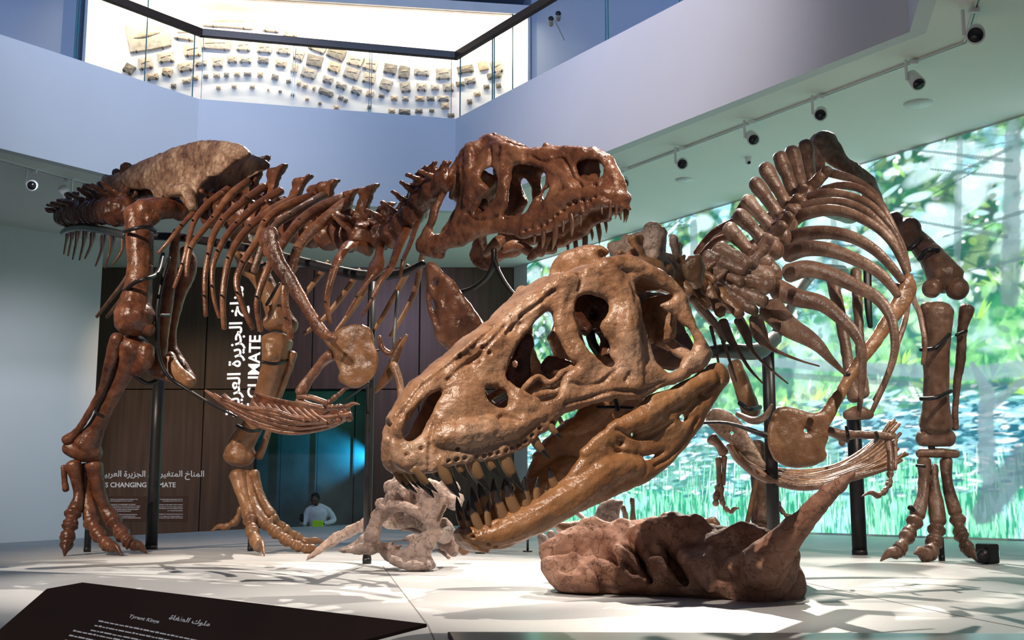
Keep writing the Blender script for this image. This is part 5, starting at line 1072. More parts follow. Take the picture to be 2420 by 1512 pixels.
pit2 += [(S2.at(a, b) + S2.L * .03, .020, .014) for a, b in catmull(np.array([(1164, 352), (1166, 372), (1162, 392)], float), 10)] + [(S2.at(a, b) + S2.L * .03, .020, .014) for a, b in catmull(np.array([(1110, 505), (1128, 520), (1160, 520), (1180, 512)], float), 16)]
skull2 = fuse('skull', sh, 'bone_redlight', LX, voxel=.0092, smooth=1, disp=.011, dscale=12, pits=pit2)
teeth(S2, [(1420, 492, 1423, 507, 7, .115), (1441, 485, 1439, 516, 9, .09), (1455, 486, 1454, 519, 9, .065), (1466, 487, 1465, 519, 9, .04), (1370, 506, 1372, 534, 9, .155), (1349, 516, 1351, 559, 14, .165), (1311, 541, 1305, 592, 16, .18), (1283, 554, 1281, 588, 13, .195), (1330, 528, 1330, 550, 9, .175), (1262, 556, 1262, 578, 9, .20)], skull2, 'tooth_brown')
# bones seen under the cheek
for rows in ([(1144, 602, 8.7, 8), (1166, 582, 8.7, 15), (1186, 566, 8.7, 14)], [(1188, 590, 8.8, 10), (1220, 580, 8.8, 14), (1262, 600, 8.8, 12)], [(1250, 612, 8.7, 8), (1275, 590, 8.7, 14), (1310, 590, 8.7, 12)], [(1275, 600, 8.6, 12), (1290, 560, 8.6, 15)]):
    longbone('hyoid_plate', LX, [rows], 'bone_redlight', voxel=.012)
mouth = [(1016, 614), (1028, 621), (1049, 642), (1073, 663), (1093, 693), (1120, 726), (1138, 755), (1152, 784), (1175, 812), (1215, 850), (1262, 880), (1290, 905), (1285, 930), (1250, 935), (1190, 905), (1130, 870), (1076, 845), (1049, 818), (1031, 803), (1019, 764), (1009, 729), (1007, 693), (1010, 669), (1003, 627)]
S2j = Side(P(1080, 740, 8.5) + np.array([0, .25, 0]), (.6, -.1, -.78), (-.10, -1, .05), [(1010, 620, .25), (1060, 740, .22), (1130, 820, .16), (1280, 910, .04)])
a = inflate(mouth, [circ(1029, 668, 6, 8, 1.6), circ(1052, 708, 4, 8, 1.5), circ(1087, 756, 4), [(1012, 690), (1018, 700), (1027, 712), (1030, 740), (1036, 770), (1030, 765), (1024, 735), (1018, 715)], circ(1130, 792, 5, 8, 1.8)], S2j.map, .04, R=24, edge=.3, s=5)
fuse('lower_jaw', [a, S2j.mshell(a), S2j.bridge([(1262, 890), (1280, 915), (1250, 925)], 5, .03)], 'bone_redlight', LX, voxel=.011, disp=.009)
# forked rod that carries the head
simple('head_support', LX, [(1167, 590, 8.6, 7), (1166, 622, 8.6, 7), (1150, 655, 8.65, 6), (1118, 680, 8.7, 5.5), (1090, 690, 8.75, 5.5)], 'black_steel'); simple('head_support', LX, [(1168, 612, 8.6, 6), (1180, 645, 8.55, 5.5), (1205, 685, 8.5, 5.5), (1240, 720, 8.5, 5.5)], 'black_steel')

# posts under the left skeleton
def post(x0, y0, x1, y1, r, lab, base=True):
    b = Zf(x1, y1, 0.0); h = P(x0, y0, b[1])[2]; t = thing('support_post', lab, 'post', b, 'black steel posts under the skeletons'); rr = r * mpp(b)
    v, f = tube([b, b + np.array([0, 0, h])], [rr, rr], sides=20, n=4, cap=False); add_obj('tube', v, f, 'black_steel', t)
    v, f = tube([b, b + np.array([0, 0, .05])], [rr * 1.06, rr * 1.06], sides=20, n=3, cap=False); add_obj('collar', v, f, 'black_steel', t)
post(376, 880, 357, 1298, 14, 'thick black steel post under the pelvis of the left skeleton')
post(877, 645, 867, 1332, 10, 'tall thin black steel post under the shoulder of the left skeleton')
post(208, 1215, 206, 1304, 8, 'short black steel post behind the front foot of the left skeleton')
post(594, 1255, 592, 1302, 7, 'short black steel post behind the stepping foot of the left skeleton')

# ================================================================ RIGHT SKELETON: body
# neck: bodies, spines, tongue-like side processes
nkr = [(1520, 648, 6.0, 1500, 556, 44), (1565, 652, 6.25, 1556, 546, 42), (1612, 668, 6.6, 1598, 572, 38), (1650, 684, 6.95, 1640, 606, 38), (1690, 700, 7.25, 1672, 626, 36), (1728, 706, 7.6, 1690, 640, 36), (1766, 690, 7.9, 1700, 606, 38), (1800, 655, 8.2, 1712, 588, 40)]
for i, (x, y, Y, sx, sy, r) in enumerate(nkr):
    c = P(x, y, Y); n_ = nkr[min(i + 1, len(nkr) - 1)]; pv = nkr[max(i - 1, 0)]; ax = P(n_[0], n_[1], n_[2]) - P(pv[0], pv[1], pv[2])
    vertebra(RX, c, ax, P(sx, sy, Y + .05), r * mpp(c), 'bone_orange' if i < 4 else 'bone_brown', .62, length=.24, proc=0.0 if i < 2 else 0.8, tip=1.1, name='neck_vertebra')
for (x0, y0, Y0, x1, y1, Y1, r0, r1) in [(1584, 634, 6.3, 1632, 694, 6.25, 22, 15), (1632, 664, 6.6, 1672, 724, 6.5, 20, 13), (1662, 668, 6.85, 1706, 742, 6.75, 22, 15), (1690, 684, 7.05, 1750, 746, 6.95, 21, 15), (1716, 694, 7.25, 1788, 736, 7.15, 20, 15), (1734, 684, 7.45, 1810, 714, 7.35, 20, 18), (1748, 668, 7.65, 1822, 678, 7.55, 20, 19), (1668, 606, 7.5, 1764, 646, 7.4, 21, 13), (1680, 638, 7.3, 1757, 670, 7.2, 20, 14), (1700, 586, 7.75, 1772, 626, 7.65, 24, 18), (1774, 628, 7.7, 1808, 584, 7.75, 18, 15), (1650, 640, 6.85, 1690, 664, 6.8, 18, 12)]:
    longbone('vertebra_process', RX, [[(x0, y0, Y0, r0), ((x0 + x1) / 2, (y0 + y1) / 2 - 2, (Y0 + Y1) / 2, (r0 + r1) / 2 * .72), (x1 - (x1 - x0) * .12, y1 - (y1 - y0) * .12, Y1, r1), (x1, y1, Y1, r1 * .9)]], 'bone_orange' if Y0 < 7.1 else 'bone_brown', flat=(.6, (.1, 1, .2)), voxel=.011, disp=.012)
bone_mat('bone_dust', (0.10, 0.062, 0.044), (0.20, 0.135, 0.10), (0.33, 0.245, 0.20), 0.5, 0.45, 3, 14)
plate('neck_spine', RX, [(1440, 584), (1452, 574), (1470, 578), (1476, 562), (1498, 552), (1520, 548), (1530, 536), (1556, 533), (1574, 540), (1578, 565), (1574, 600), (1562, 630), (1530, 645), (1490, 632), (1450, 612)], [], P(1510, 590, 6.15), (-.45, -.88, .15), .07, 'bone_dust', R=12, s=5, disp=.022, smooth=1)
simple('neck_spine', RX, [(1600, 610, 6.5, 8), (1594, 585, 6.5, 9), (1592, 566, 6.5, 11), (1590, 558, 6.5, 8)], 'bone_dust')
plate('neck_spine', RX, [(1556, 604), (1580, 596), (1600, 612), (1622, 598), (1622, 606), (1612, 628), (1636, 612), (1652, 600), (1664, 612), (1666, 640), (1660, 672), (1640, 682), (1610, 676), (1585, 650), (1566, 630)], [], P(1612, 640, 6.5), (-.2, -.95, .15), .07, 'bone_orange', R=16, s=5, disp=.016)
# back: rounded spines leaning to the viewer, with V-shaped side processes
bkr = [(1800, 625, 8.3, 1722, 540, 1816, 560), (1822, 588, 8.6, 1747, 508, 1850, 530), (1842, 560, 8.95, 1766, 474, 1866, 508), (1858, 532, 9.3, 1785, 432, 1872, 494), (1874, 508, 9.65, 1808, 396, 1886, 466), (1888, 486, 10.0, 1842, 370, 1900, 440), (1902, 466, 10.35, 1872, 356, 1940, 414), (1920, 452, 10.7, 1904, 342, 1956, 400)]
for i, (x, y, Y, sx, sy, qx, qy) in enumerate(bkr):
    c = P(x, y, Y); st = P(sx, sy, Y - .05); R = (29 - i * .8) * mpp(c); ax = np.array([-.30, -.92, -.12]); ax /= np.linalg.norm(ax)
    up = st - c; upn = up / np.linalg.norm(up); m = mpp(c)
    sh = [tube([c - ax * .11, c, c + ax * .11], [R, R * .78, R], sides=14, n=9)]
    sh.append(tube([c + upn * R * .3, c + up * .6, c + up * .86, st], [R * .75, 21 * m, 25 * m, 24 * m], sides=12, n=12, flat=.72, flat_dir=(.8, -.5, .2)))
    q = P(qx, qy, Y - .15); b = c + upn * R * .8
    sh.append(tube([b, (b + q) / 2 - np.array([0, 0, .03]), q], [R * .9, R * .62, R * .55], sides=10, n=8, flat=.7, flat_dir=(0, 1, 0)))
    lt = np.cross(ax, upn); w = -1 if lt[0] > 0 else 1; qm = b + lt * w * R * 2.2 + np.array([0, .1, .05]); sh.append(tube([b, qm], [R * .5, R * .3], sides=8, n=5))
    fuse('vertebra', sh, 'bone_brown', RX, voxel=.013, smooth=2, disp=.008, dscale=9)
longbone('sacrum', RX, [[(1920, 470, 10.8, 34), (1960, 480, 11.4, 34), (2010, 500, 12.2, 30)]], 'bone_brown', voxel=.02)
# hip plates
plate('ilium', RX, [(1920, 338), (1926, 314), (1945, 309), (1970, 317), (1988, 350), (1998, 376), (2022, 384), (2048, 405), (2072, 432), (2087, 470), (2082, 505), (2062, 500), (2035, 450), (2006, 412), (1962, 390), (1945, 372)], [], P(1985, 380, 11.4), np.array([.50, -.84, .2]), .05, 'bone_ilium', R=20, s=6, relief=wavy)
plate('ilium', RX, [(1905, 350), (1920, 318), (1945, 312), (1955, 350), (1945, 420), (1915, 450), (1900, 400)], [], P(1925, 380, 11.9), np.array([-.7, -.7, .1]), .04, 'bone_ilium', R=18, s=6)
# ribs of its left side
rr = [([(1961, 408), (2013, 423), (2061, 453), (2091, 497), (2113, 542), (2135, 586), (2148, 640)], 10, 6, 10.6), ([(1946, 449), (1994, 438), (2039, 449), (2080, 483), (2109, 531), (2131, 583), (2146, 626)], 10, 6, 10.35), ([(1913, 466), (1957, 455), (2013, 464), (2061, 486), (2098, 527), (2126, 574), (2146, 640)], 11, 6, 10.1), ([(1883, 492), (1939, 479), (1994, 479), (2043, 497), (2083, 531), (2116, 574), (2142, 640)], 12, 6, 9.8),
 ([(1870, 522), (1902, 506), (1957, 496), (2013, 506), (2069, 535), (2106, 571), (2131, 616), (2150, 665)], 15, 7, 9.5), ([(1868, 566), (1902, 553), (1957, 549), (2013, 560), (2061, 586), (2098, 620), (2132, 662)], 18, 9, 9.1), ([(1860, 600), (1902, 587), (1957, 590), (2013, 609), (2069, 638), (2104, 672), (2122, 698)], 20, 9, 8.8), ([(1862, 646), (1906, 635), (1957, 646), (2013, 671), (2069, 701), (2100, 738), (2113, 780), (2113, 838), (2093, 900), (2061, 972)], 21, 5, 8.5), ([(1836, 682), (1883, 703), (1939, 716), (1976, 742), (2017, 783), (2037, 827), (2037, 905), (2029, 984)], 23, 5, 8.2), ([(1820, 728), (1862, 770), (1906, 796), (1935, 818), (1961, 847), (1998, 884)], 29, 4, 7.9),
 ([(2150, 650), (2160, 709), (2172, 735), (2180, 771), (2186, 813), (2182, 860)], 7, 5, 9.6), ([(2146, 700), (2142, 736), (2137, 765), (2123, 807), (2114, 846), (2090, 900), (2066, 945)], 8, 4, 9.3)]
for i, (pts, r0, r1, Y0) in enumerate(rr):
    rib(RX, pts, r0, r1, Y0, -.42, mat='bone_brown', flat=.62)
# ribs of the other side seen left of the spine
for pts, Y0 in (([(1740, 520), (1728, 527), (1691, 546), (1665, 571), (1644, 599)], 9.0), ([(1730, 560), (1700, 566), (1674, 585), (1656, 604)], 8.7), ([(1760, 480), (1720, 540), (1680, 575)], 9.4)):
    rib(RX, pts, 10, 6, Y0, .1, mat='bone_rib')
# left shoulder blade and coracoid in one, arm
sc_out = [(2135, 652), (2143, 644), (2155, 648), (2165, 676), (2163, 702), (2146, 727), (2117, 768), (2093, 798), (2063, 840), (2043, 862), (2011, 911), (1982, 964), (1964, 1000), (1954, 1021), (1957, 1040), (1948, 1057), (1954, 1079), (1939, 1096), (1904, 1106), (1868, 1105), (1836, 1094), (1821, 1071), (1813, 1043), (1818, 1000), (1832, 964), (1857, 961), (1886, 966), (1914, 977), (1936, 974), (1950, 957), (1968, 929), (1992, 892), (2021, 845), (2048, 807), (2075, 765), (2093, 736), (2114, 697)]
plate('scapula', RX, sc_out, [circ(1903, 1018, 7)], P(1950, 960, 8.35), np.array([.30, -.95, .12]), .035, 'bone_orange', R=16, s=6)
longbone('humerus', RX, [[(1956, 1016, 8.4, 11), (1992, 1028, 8.45, 14), (2020, 1027, 8.5, 10), (2060, 1028, 8.55, 10), (2102, 1033, 8.6, 12)]], 'bone_brown', voxel=.01, balls=[(1990, 1046, 8.45, 9)])
simple('radius', RX, [(2098, 1042, 8.6, 9), (2103, 1075, 8.55, 7), (2104, 1112, 8.5, 8)], 'bone_brown'); simple('ulna', RX, [(2113, 1044, 8.65, 8), (2116, 1080, 8.6, 5), (2114, 1108, 8.55, 6)], 'bone_brown')
digit(RX, [(2104, 1116, 8.5), (2102, 1142, 8.45), (2090, 1162, 8.4), (2074, 1172, 8.38), (2036, 1173, 8.3)], 8, 7, 'bone_brown', name='finger_bone')
# right shoulder blade end, arm
plate('scapula', RX, [(1661, 993), (1682, 963), (1718, 967), (1750, 993), (1771, 1029), (1786, 1054), (1802, 1082), (1813, 1098), (1804, 1105), (1779, 1097), (1754, 1072), (1725, 1050), (1689, 1021)], [circ(1729, 1023, 6, 8, .8), circ(1676, 985, 4)], P(1735, 1030, 8.9), np.array([-.3, -.95, .1]), .03, 'bone_ilium', R=14)
simple('clavicle', RX, [(1743, 978, 8.8, 6), (1780, 994, 8.6, 9), (1808, 984, 8.4, 8), (1824, 956, 8.3, 3)], 'bone_brown')
longbone('humerus', RX, [[(1682, 1036, 9.0, 15), (1698, 1050, 9.0, 11), (1710, 1070, 9.0, 13)]], 'bone_brown', voxel=.012)
simple('radius', RX, [(1698, 1084, 9.0, 8), (1699, 1112, 9.0, 6), (1700, 1142, 9.0, 7)], 'bone_brown'); simple('ulna', RX, [(1712, 1080, 9.0, 7), (1711, 1112, 9.0, 5), (1709, 1144, 9.0, 6)], 'bone_brown')
digit(RX, [(1698, 1150, 9.0), (1693, 1172, 8.98), (1691, 1192, 8.95)], 8, 8, 'bone_brown', claw=False, name='finger_bone'); digit(RX, [(1704, 1150, 8.98), (1706, 1184, 8.95), (1717, 1204, 8.9), (1728, 1209, 8.9), (1748, 1201, 8.85)], 7, 6, 'bone_brown', name='finger_bone')
# belly basket
Bo = np.array([(1722, 1050), (1745, 1088), (1790, 1122), (1868, 1148), (1930, 1151), (2010, 1134), (2090, 1110), (2138, 1086)], float); Bi = np.array([(1738, 1058), (1770, 1088), (1832, 1108), (1890, 1118), (1957, 1112), (2016, 1084), (2066, 1040), (2102, 985)], float)
for i in range(12):
    t = i / 11; q = Bo * (1 - t) + Bi * t + RNG.uniform(-3, 3, (8, 2)); q[-1] += (RNG.uniform(-6, 16), RNG.uniform(-10, 8))
    simple('belly_rib', RX, [(a, b, 8.75 + .06 * k + .25 * t, [5, 8, 9, 9, 9, 8, 6, 4][k]) for k, (a, b) in enumerate(q)], 'bone_orange' if i % 3 else 'bone_brown')
# left leg, nearest on the right
longbone('femur', RX, [[(2110, 515, 11.1, 20), (2140, 545, 11.0, 24), (2172, 574, 10.9, 27), (2205, 610, 10.75, 32), (2236, 660, 10.6, 44)]], 'bone_brown', balls=[(2202, 682, 10.55, 23), (2262, 682, 10.55, 28), (2150, 540, 10.95, 27)])
longbone('tibia', RX, [[(2214, 735, 10.6, 40), (2214, 770, 10.6, 36), (2212, 830, 10.65, 32), (2213, 900, 10.7, 30), (2212, 960, 10.75, 32), (2212, 1005, 10.8, 40)], [(2176, 1036, 10.8, 19), (2212, 1034, 10.8, 22), (2246, 1036, 10.8, 20)], [(2184, 725, 10.55, 14), (2240, 738, 10.6, 18)]], 'bone_brown')
longbone('fibula', RX, [[(2286, 728, 10.6, 19), (2274, 780, 10.65, 12), (2270, 850, 10.7, 12), (2262, 900, 10.75, 9), (2258, 960, 10.8, 8), (2257, 1012, 10.8, 10)]], 'bone_brown')
longbone('tarsal', RX, [[(2170, 1072, 10.8, 10), (2215, 1070, 10.8, 12), (2262, 1072, 10.8, 10)]], 'bone_brown')
for rows in ([(2184, 1088, 10.8, 17), (2184, 1130, 10.8, 14), (2180, 1175, 10.75, 14), (2168, 1216, 10.7, 19)], [(2208, 1100, 10.85, 9), (2208, 1150, 10.8, 13), (2212, 1195, 10.75, 20), (2217, 1234, 10.7, 20)], [(2236, 1088, 10.85, 16), (2239, 1140, 10.8, 13), (2248, 1180, 10.78, 15), (2258, 1212, 10.75, 17)]):
    longbone('metatarsal', RX, [rows], 'bone_brown')
digit(RX, [(2164, 1228, 10.68), (2146, 1264, 10.6), (2126, 1298, 10.5), (2118, 1306, 10.48), (2081, 1325, 10.45)], 19, 15, 'bone_brown'); digit(RX, [(2214, 1248, 10.65), (2208, 1280, 10.55), (2200, 1305, 10.45), (2186, 1312, 10.4), (2160, 1308, 10.3)], 20, 17, 'bone_brown'); digit(RX, [(2262, 1222, 10.72), (2270, 1262, 10.65), (2284, 1292, 10.58), (2292, 1304, 10.5), (2312, 1330, 10.4)], 18, 14, 'bone_brown')
# the other leg, far behind
longbone('femur', RX, [[(1735, 860, 12.6, 18), (1754, 910, 12.6, 21), (1776, 975, 12.6, 24)]], 'bone_orange'); longbone('tibia', RX, [[(1790, 1050, 12.7, 20), (1794, 1130, 12.75, 20), (1798, 1180, 12.8, 18), (1800, 1230, 12.8, 26)]], 'bone_brown'); simple('fibula', RX, [(1792, 1100, 12.6, 6), (1782, 1160, 12.65, 6), (1766, 1236, 12.7, 6)], 'bone_orange')
longbone('metatarsal', RX, [[(1795, 1235, 12.8, 22), (1800, 1260, 12.8, 20), (1806, 1285, 12.8, 22)]], 'bone_brown'); digit(RX, [(1806, 1288, 12.75), (1808, 1300, 12.6), (1800, 1306, 12.3)], 18, 14, 'bone_brown'); digit(RX, [(1838, 1186, 12.7), (1848, 1208, 12.65), (1860, 1220, 12.6), (1878, 1224, 12.6)], 6, 5, 'bone_brown')
# pubis and ischium hanging behind the ribs
longbone('pubis', RX, [[(1962, 640, 10.8, 14), (1975, 700, 10.7, 15), (1992, 780, 10.6, 14), (2008, 880, 10.5, 14), (2020, 940, 10.45, 20)], [(2022, 640, 10.9, 13), (2028, 740, 10.8, 12), (2034, 850, 10.7, 12), (2038, 930, 10.5, 18)], [(1998, 982, 10.4, 11), (2030, 975, 10.4, 18), (2058, 980, 10.4, 11)]], 'bone_brown', voxel=.016)
simple('back_plate', RX, [(2050, 640, 10.95, 10), (2052, 720, 10.9, 9), (2057, 772, 10.9, 6)], 'black_steel', flat=.3, flat_dir=(0, 1, 0))
# neck ribs
simple('neck_rib', RX, [(1637, 706, 6.6, 10), (1664, 738, 6.7, 12), (1690, 768, 6.8, 10), (1712, 806, 6.9, 6)], 'bone_brown')
for rows in ([(1680, 772, 6.75, 5), (1690, 815, 6.75, 4), (1698, 858, 6.75, 3)], [(1708, 806, 6.85, 5), (1722, 845, 6.85, 4), (1740, 900, 6.85, 3)], [(1708, 760, 7.0, 13), (1722, 795, 7.0, 12), (1742, 824, 7.0, 6), (1771, 871, 7.0, 4), (1804, 907, 7.0, 2)], [(1746, 756, 7.2, 14), (1764, 790, 7.2, 13), (1780, 832, 7.2, 5), (1829, 879, 7.2, 3), (1862, 906, 7.2, 2)], [(1786, 752, 7.5, 18), (1796, 790, 7.5, 20), (1822, 822, 7.5, 7), (1886, 850, 7.5, 3), (1936, 865, 7.5, 2)]):
    simple('neck_rib', RX, rows, 'bone_brown', flat=.6, flat_dir=(.2, -.9, 0))
# armature
simple('neck_support', RX, [(1380, 690, 5.75, 12), (1390, 760, 5.7, 12), (1412, 830, 5.75, 11), (1500, 880, 5.9, 11), (1600, 850, 6.3, 12), (1700, 830, 6.9, 16), (1790, 830, 7.8, 20), (1830, 800, 8.6, 18)], 'black_steel', n=33)
simple('spine_support', RX, [(1830, 800, 8.6, 14), (1880, 700, 9.2, 13), (1930, 640, 10.2, 13), (1990, 640, 11.0, 14)], 'grey_steel')
simple('jaw_support', RX, [(1412, 962, 5.4, 4), (1460, 962, 5.45, 4), (1520, 966, 5.5, 4)], 'black_steel'); simple('jaw_support', RX, [(1448, 928, 5.4, 5), (1456, 950, 5.42, 5), (1460, 968, 5.45, 7)], 'black_steel')
for rows in ([(2134, 578, 10.9, 6), (2150, 588, 10.65, 6), (2178, 562, 10.7, 6)], [(2172, 612, 10.7, 6), (2190, 592, 10.55, 6), (2218, 590, 10.6, 6)], [(2176, 826, 10.45, 5), (2210, 822, 10.3, 5), (2244, 790, 10.45, 5)], [(2176, 942, 10.5, 5), (2210, 940, 10.4, 5), (2248, 924, 10.55, 5)], [(2166, 1100, 10.6, 4), (2186, 1102, 10.55, 4)], [(2260, 792, 10.5, 4), (2284, 782, 10.55, 4)], [(2200, 1050, 10.8, 8), (2204, 1066, 10.8, 8)], [(2150, 1198, 10.6, 7), (2160, 1206, 10.6, 5)], [(2000, 1008, 8.3, 4), (2004, 1030, 8.25, 4), (2003, 1044, 8.3, 4)], [(2070, 1020, 8.4, 4), (2074, 1034, 8.4, 4), (2068, 1044, 8.45, 4)], [(2118, 672, 9.0, 6), (2136, 678, 8.9, 6)], [(1748, 952, 12.3, 6), (1770, 966, 12.2, 6), (1796, 962, 12.4, 6)], [(1640, 1000, 8.6, 4), (1720, 1000, 8.6, 4), (1812, 1030, 8.5, 8)], [(1996, 884, 8.1, 6), (2006, 884, 8.1, 6)]):
    simple('bracket', RX, rows, 'black_steel', sides=7)
post(1818, 800, 1832, 1352, 15, 'black steel post in front of the chest of the right skeleton')
post(2012, 985, 2032, 1311, 17, 'thick black steel post under the pelvis of the right skeleton')
post(2222, 1270, 2226, 1325, 7, 'short black steel post behind the foot of the right skeleton')

# ================================================================ HORNED SKULL lying left
TX = thing('horned_dinosaur_skull', 'greyish horned dinosaur skull with two long brow horns lying behind the thin post', 'skull', (-1.0, 9.2, 0.0))
tsk = [(919, 1137), (914, 1152), (919, 1166), (912, 1176), (900, 1191), (883, 1220), (866, 1254), (849, 1271), (827, 1288), (802, 1298), (800, 1302), (819, 1308), (853, 1310), (883, 1307), (895, 1305), (903, 1315), (920, 1330), (946, 1342), (975, 1349), (1005, 1348), (1025, 1342), (1028, 1334), (1022, 1318), (1017, 1305), (1027, 1279), (1032, 1263), (1037, 1242), (1044, 1218), (1053, 1198), (1064, 1174), (1066, 1164), (1047, 1144), (1022, 1132), (988, 1144), (964, 1152), (946, 1137), (941, 1130), (927, 1134)]
tho = [[(944, 1208), (920, 1220), (905, 1235), (897, 1257), (895, 1271), (903, 1285), (920, 1281), (951, 1274), (975, 1262), (998, 1262), (1010, 1254), (1005, 1237), (988, 1220), (964, 1210)], [(922, 1286), (946, 1278), (966, 1280), (971, 1288), (956, 1299), (942, 1301), (940, 1294), (954, 1288), (930, 1289)], [(971, 1158), (985, 1169), (988, 1183), (981, 1195), (970, 1191), (967, 1178)]]
nT = np.array([-.25, -.95, .18]); nT /= np.linalg.norm(nT); pT = P(960, 1250, 9.15)
mT = lambda x, y: (onplane(x, y, pT, nT), nT)
offT = np.array([.05, .55, 0])
sh = [inflate(tsk, tho, mT, .05, R=13, edge=.35, s=3.6, relief=lambda x, y: .02 * mnoise.noise(Vector((x * .05, y * .05, 1))))]
sh.append(rods([(884, 1300, 9.05, 12), (860, 1296, 9.0, 13), (832, 1298, 8.98, 8), (801, 1302, 8.95, 2)], sides=12)); sh.append(rods([(905, 1200, 9.1, 15), (890, 1230, 9.1, 16), (880, 1265, 9.05, 19), (884, 1292, 9.05, 16)], sides=12)); sh.append(rods([(920, 1196, 9.1, 14), (960, 1198, 9.1, 14), (1002, 1222, 9.1, 13), (1020, 1250, 9.1, 12), (1014, 1290, 9.05, 15)], sides=12))
sh.append(rods([(925, 1320, 9.0, 10), (970, 1336, 9.0, 13), (1015, 1335, 9.0, 11)], sides=12)); sh.append(rods([(905, 1203, 9.9, 12), (862, 1238, 10.3, 13), (819, 1259, 10.45, 13), (785, 1278, 10.5, 12), (751, 1302, 10.5, 9), (722, 1325, 10.5, 1.5)], sides=12))
for x, y, r in ((924, 1150, 10), (938, 1146, 10), (950, 1156, 9), (930, 1164, 9), (952, 1168, 8), (1015, 1162, 12)):
    c = P(x, y, 9.1); sh.append(ball(c, r * mpp(c)))
inner = [(900, 1205), (950, 1192), (1008, 1218), (1022, 1258), (990, 1262), (955, 1248), (925, 1252), (896, 1240)]
sh.append(inflate(inner, [], lambda x, y: (onplane(x, y, pT + offT, nT), nT), .04, R=14, s=5))
g = []
for a in ((919, 1150), (900, 1191), (940, 1135), (990, 1142), (1050, 1148), (1060, 1180), (1034, 1262)):
    q = onplane(a[0], a[1], pT, nT); sh.append(tube([q, q + offT * .6 + np.array([0, 0, -.03]), q + offT], [.05, .06, .05], sides=8, n=6))
sh.append(inflate([(912, 1160), (960, 1150), (1050, 1150), (1060, 1180), (1030, 1240), (1000, 1215), (940, 1200), (905, 1200)], [], lambda x, y: (onplane(x, y, pT + offT * .5, nT), nT), .08, R=20, s=6))
fuse('skull', sh, 'bone_grey', TX, voxel=.0080, smooth=1, disp=.010, dscale=15)
longbone('palate_fragment', TX, [[(944, 1254, 9.4, 2), (962, 1250, 9.4, 5), (985, 1254, 9.35, 5), (1000, 1260, 9.3, 4)]], 'bone_grey', voxel=.008)
for k in range(8):
    v, f = tube([P(1049 - k * 1.9, 1196 + k * 4.6, 9.05), P(1056 - k * 2, 1193 + k * 4.6, 9.02)], [.012, .006], sides=7, n=4); add_obj('tooth', v, f, 'tooth_brown', TX, attr=('along', np.linspace(0, 1, len(v))))

# ================================================================ HORNED BLOCK in the right foreground
HX = thing('horned_skull_block', 'massive brown weathered skull block with a single upswept horn', 'skull', (0.95, 6.8, 0.0))
hbo = [(1275, 1322), (1281, 1310), (1302, 1301), (1318, 1287), (1322, 1272), (1341, 1261), (1369, 1265), (1394, 1251), (1421, 1247), (1457, 1249), (1474, 1239), (1492, 1237), (1506, 1246), (1528, 1239), (1554, 1235), (1581, 1235), (1616, 1231), (1652, 1231), (1685, 1242), (1710, 1263), (1743, 1272), (1766, 1258), (1798, 1265), (1826, 1267), (1860, 1262), (1886, 1288), (1892, 1311), (1886, 1330), (1877, 1353), (1865, 1376), (1835, 1402), (1794, 1420), (1754, 1418), (1712, 1404), (1669, 1399), (1590, 1396), (1519, 1391), (1448, 1389), (1421, 1386), (1417, 1393), (1394, 1397), (1359, 1393), (1337, 1393), (1306, 1381), (1290, 1365), (1286, 1350), (1297, 1340), (1282, 1333)]
hho = [[(1488, 1281), (1504, 1300), (1524, 1330), (1538, 1358), (1548, 1380), (1536, 1380), (1519, 1346), (1501, 1312)], [(1570, 1283), (1583, 1306), (1607, 1340), (1636, 1388), (1618, 1390), (1595, 1366), (1579, 1336), (1569, 1308)], [(1430, 1326), (1448, 1329), (1465, 1343), (1480, 1365), (1465, 1360), (1441, 1340)], [(1478, 1343), (1494, 1351), (1512, 1366), (1492, 1362)], [(1548, 1319), (1565, 1318), (1565, 1325), (1548, 1326)], [(1490, 1320), (1505, 1318), (1508, 1327), (1492, 1325)]]
nH = np.array([-.36, -.66, .66]); nH /= np.linalg.norm(nH); pH = P(1580, 1330, 6.75)
def hrel(x, y):
    s = (x - 1500) / 60.0; band = .035 * math.sin((x * .55 + y * .9) * .06 + 2 * mnoise.noise(Vector((x * .01, y * .01, 0)))); return band + .05 * mnoise.noise(Vector((x * .018, y * .022, 5))) + .02 * mnoise.noise(Vector((x * .05, y * .06, 8)))
sh = [inflate(hbo, hho, lambda x, y: (onplane(x, y, pH, nH), nH), .11, R=26, edge=.25, s=5, relief=hrel)]
sh.append(inflate([((a - 1580) * .97 + 1580, (b - 1325) * .92 + 1325) for a, b in hbo], [], lambda x, y: (onplane(x, y, pH, nH) - nH * .22, nH), .14, R=30, edge=.3, s=7))
# sheet of rock on the far side of the top, horn core, ridge, split-off lobe
sh.append(inflate([(1330, 1270), (1400, 1250), (1500, 1240), (1640, 1234), (1720, 1258), (1800, 1262), (1850, 1290), (1820, 1340), (1700, 1340), (1500, 1330), (1360, 1320)], [], lambda x, y: (onplane(x, y, pH - nH * .34, nH), nH), .12, R=30, s=8))
sh.append(rods([(1798, 1352, 6.30, 58), (1822, 1318, 6.25, 52), (1858, 1272, 6.15, 37), (1905, 1222, 6.05, 28), (1950, 1176, 5.95, 21), (1992, 1136, 5.85, 15), (2020, 1116, 5.8, 8)], sides=16, n=30))
sh.append(rods([(1700, 1360, 6.55, 34), (1750, 1340, 6.4, 30), (1800, 1300, 6.25, 24), (1840, 1275, 6.2, 20)], sides=12))
sh.append(inflate([(1288, 1350), (1300, 1335), (1340, 1325), (1380, 1318), (1404, 1332), (1414, 1358), (1417, 1392), (1394, 1397), (1350, 1394), (1308, 1381), (1291, 1365)], [], lambda x, y: (onplane(x, y, pH + nH * .07, nH), nH), .09, R=24, s=5, relief=hrel))
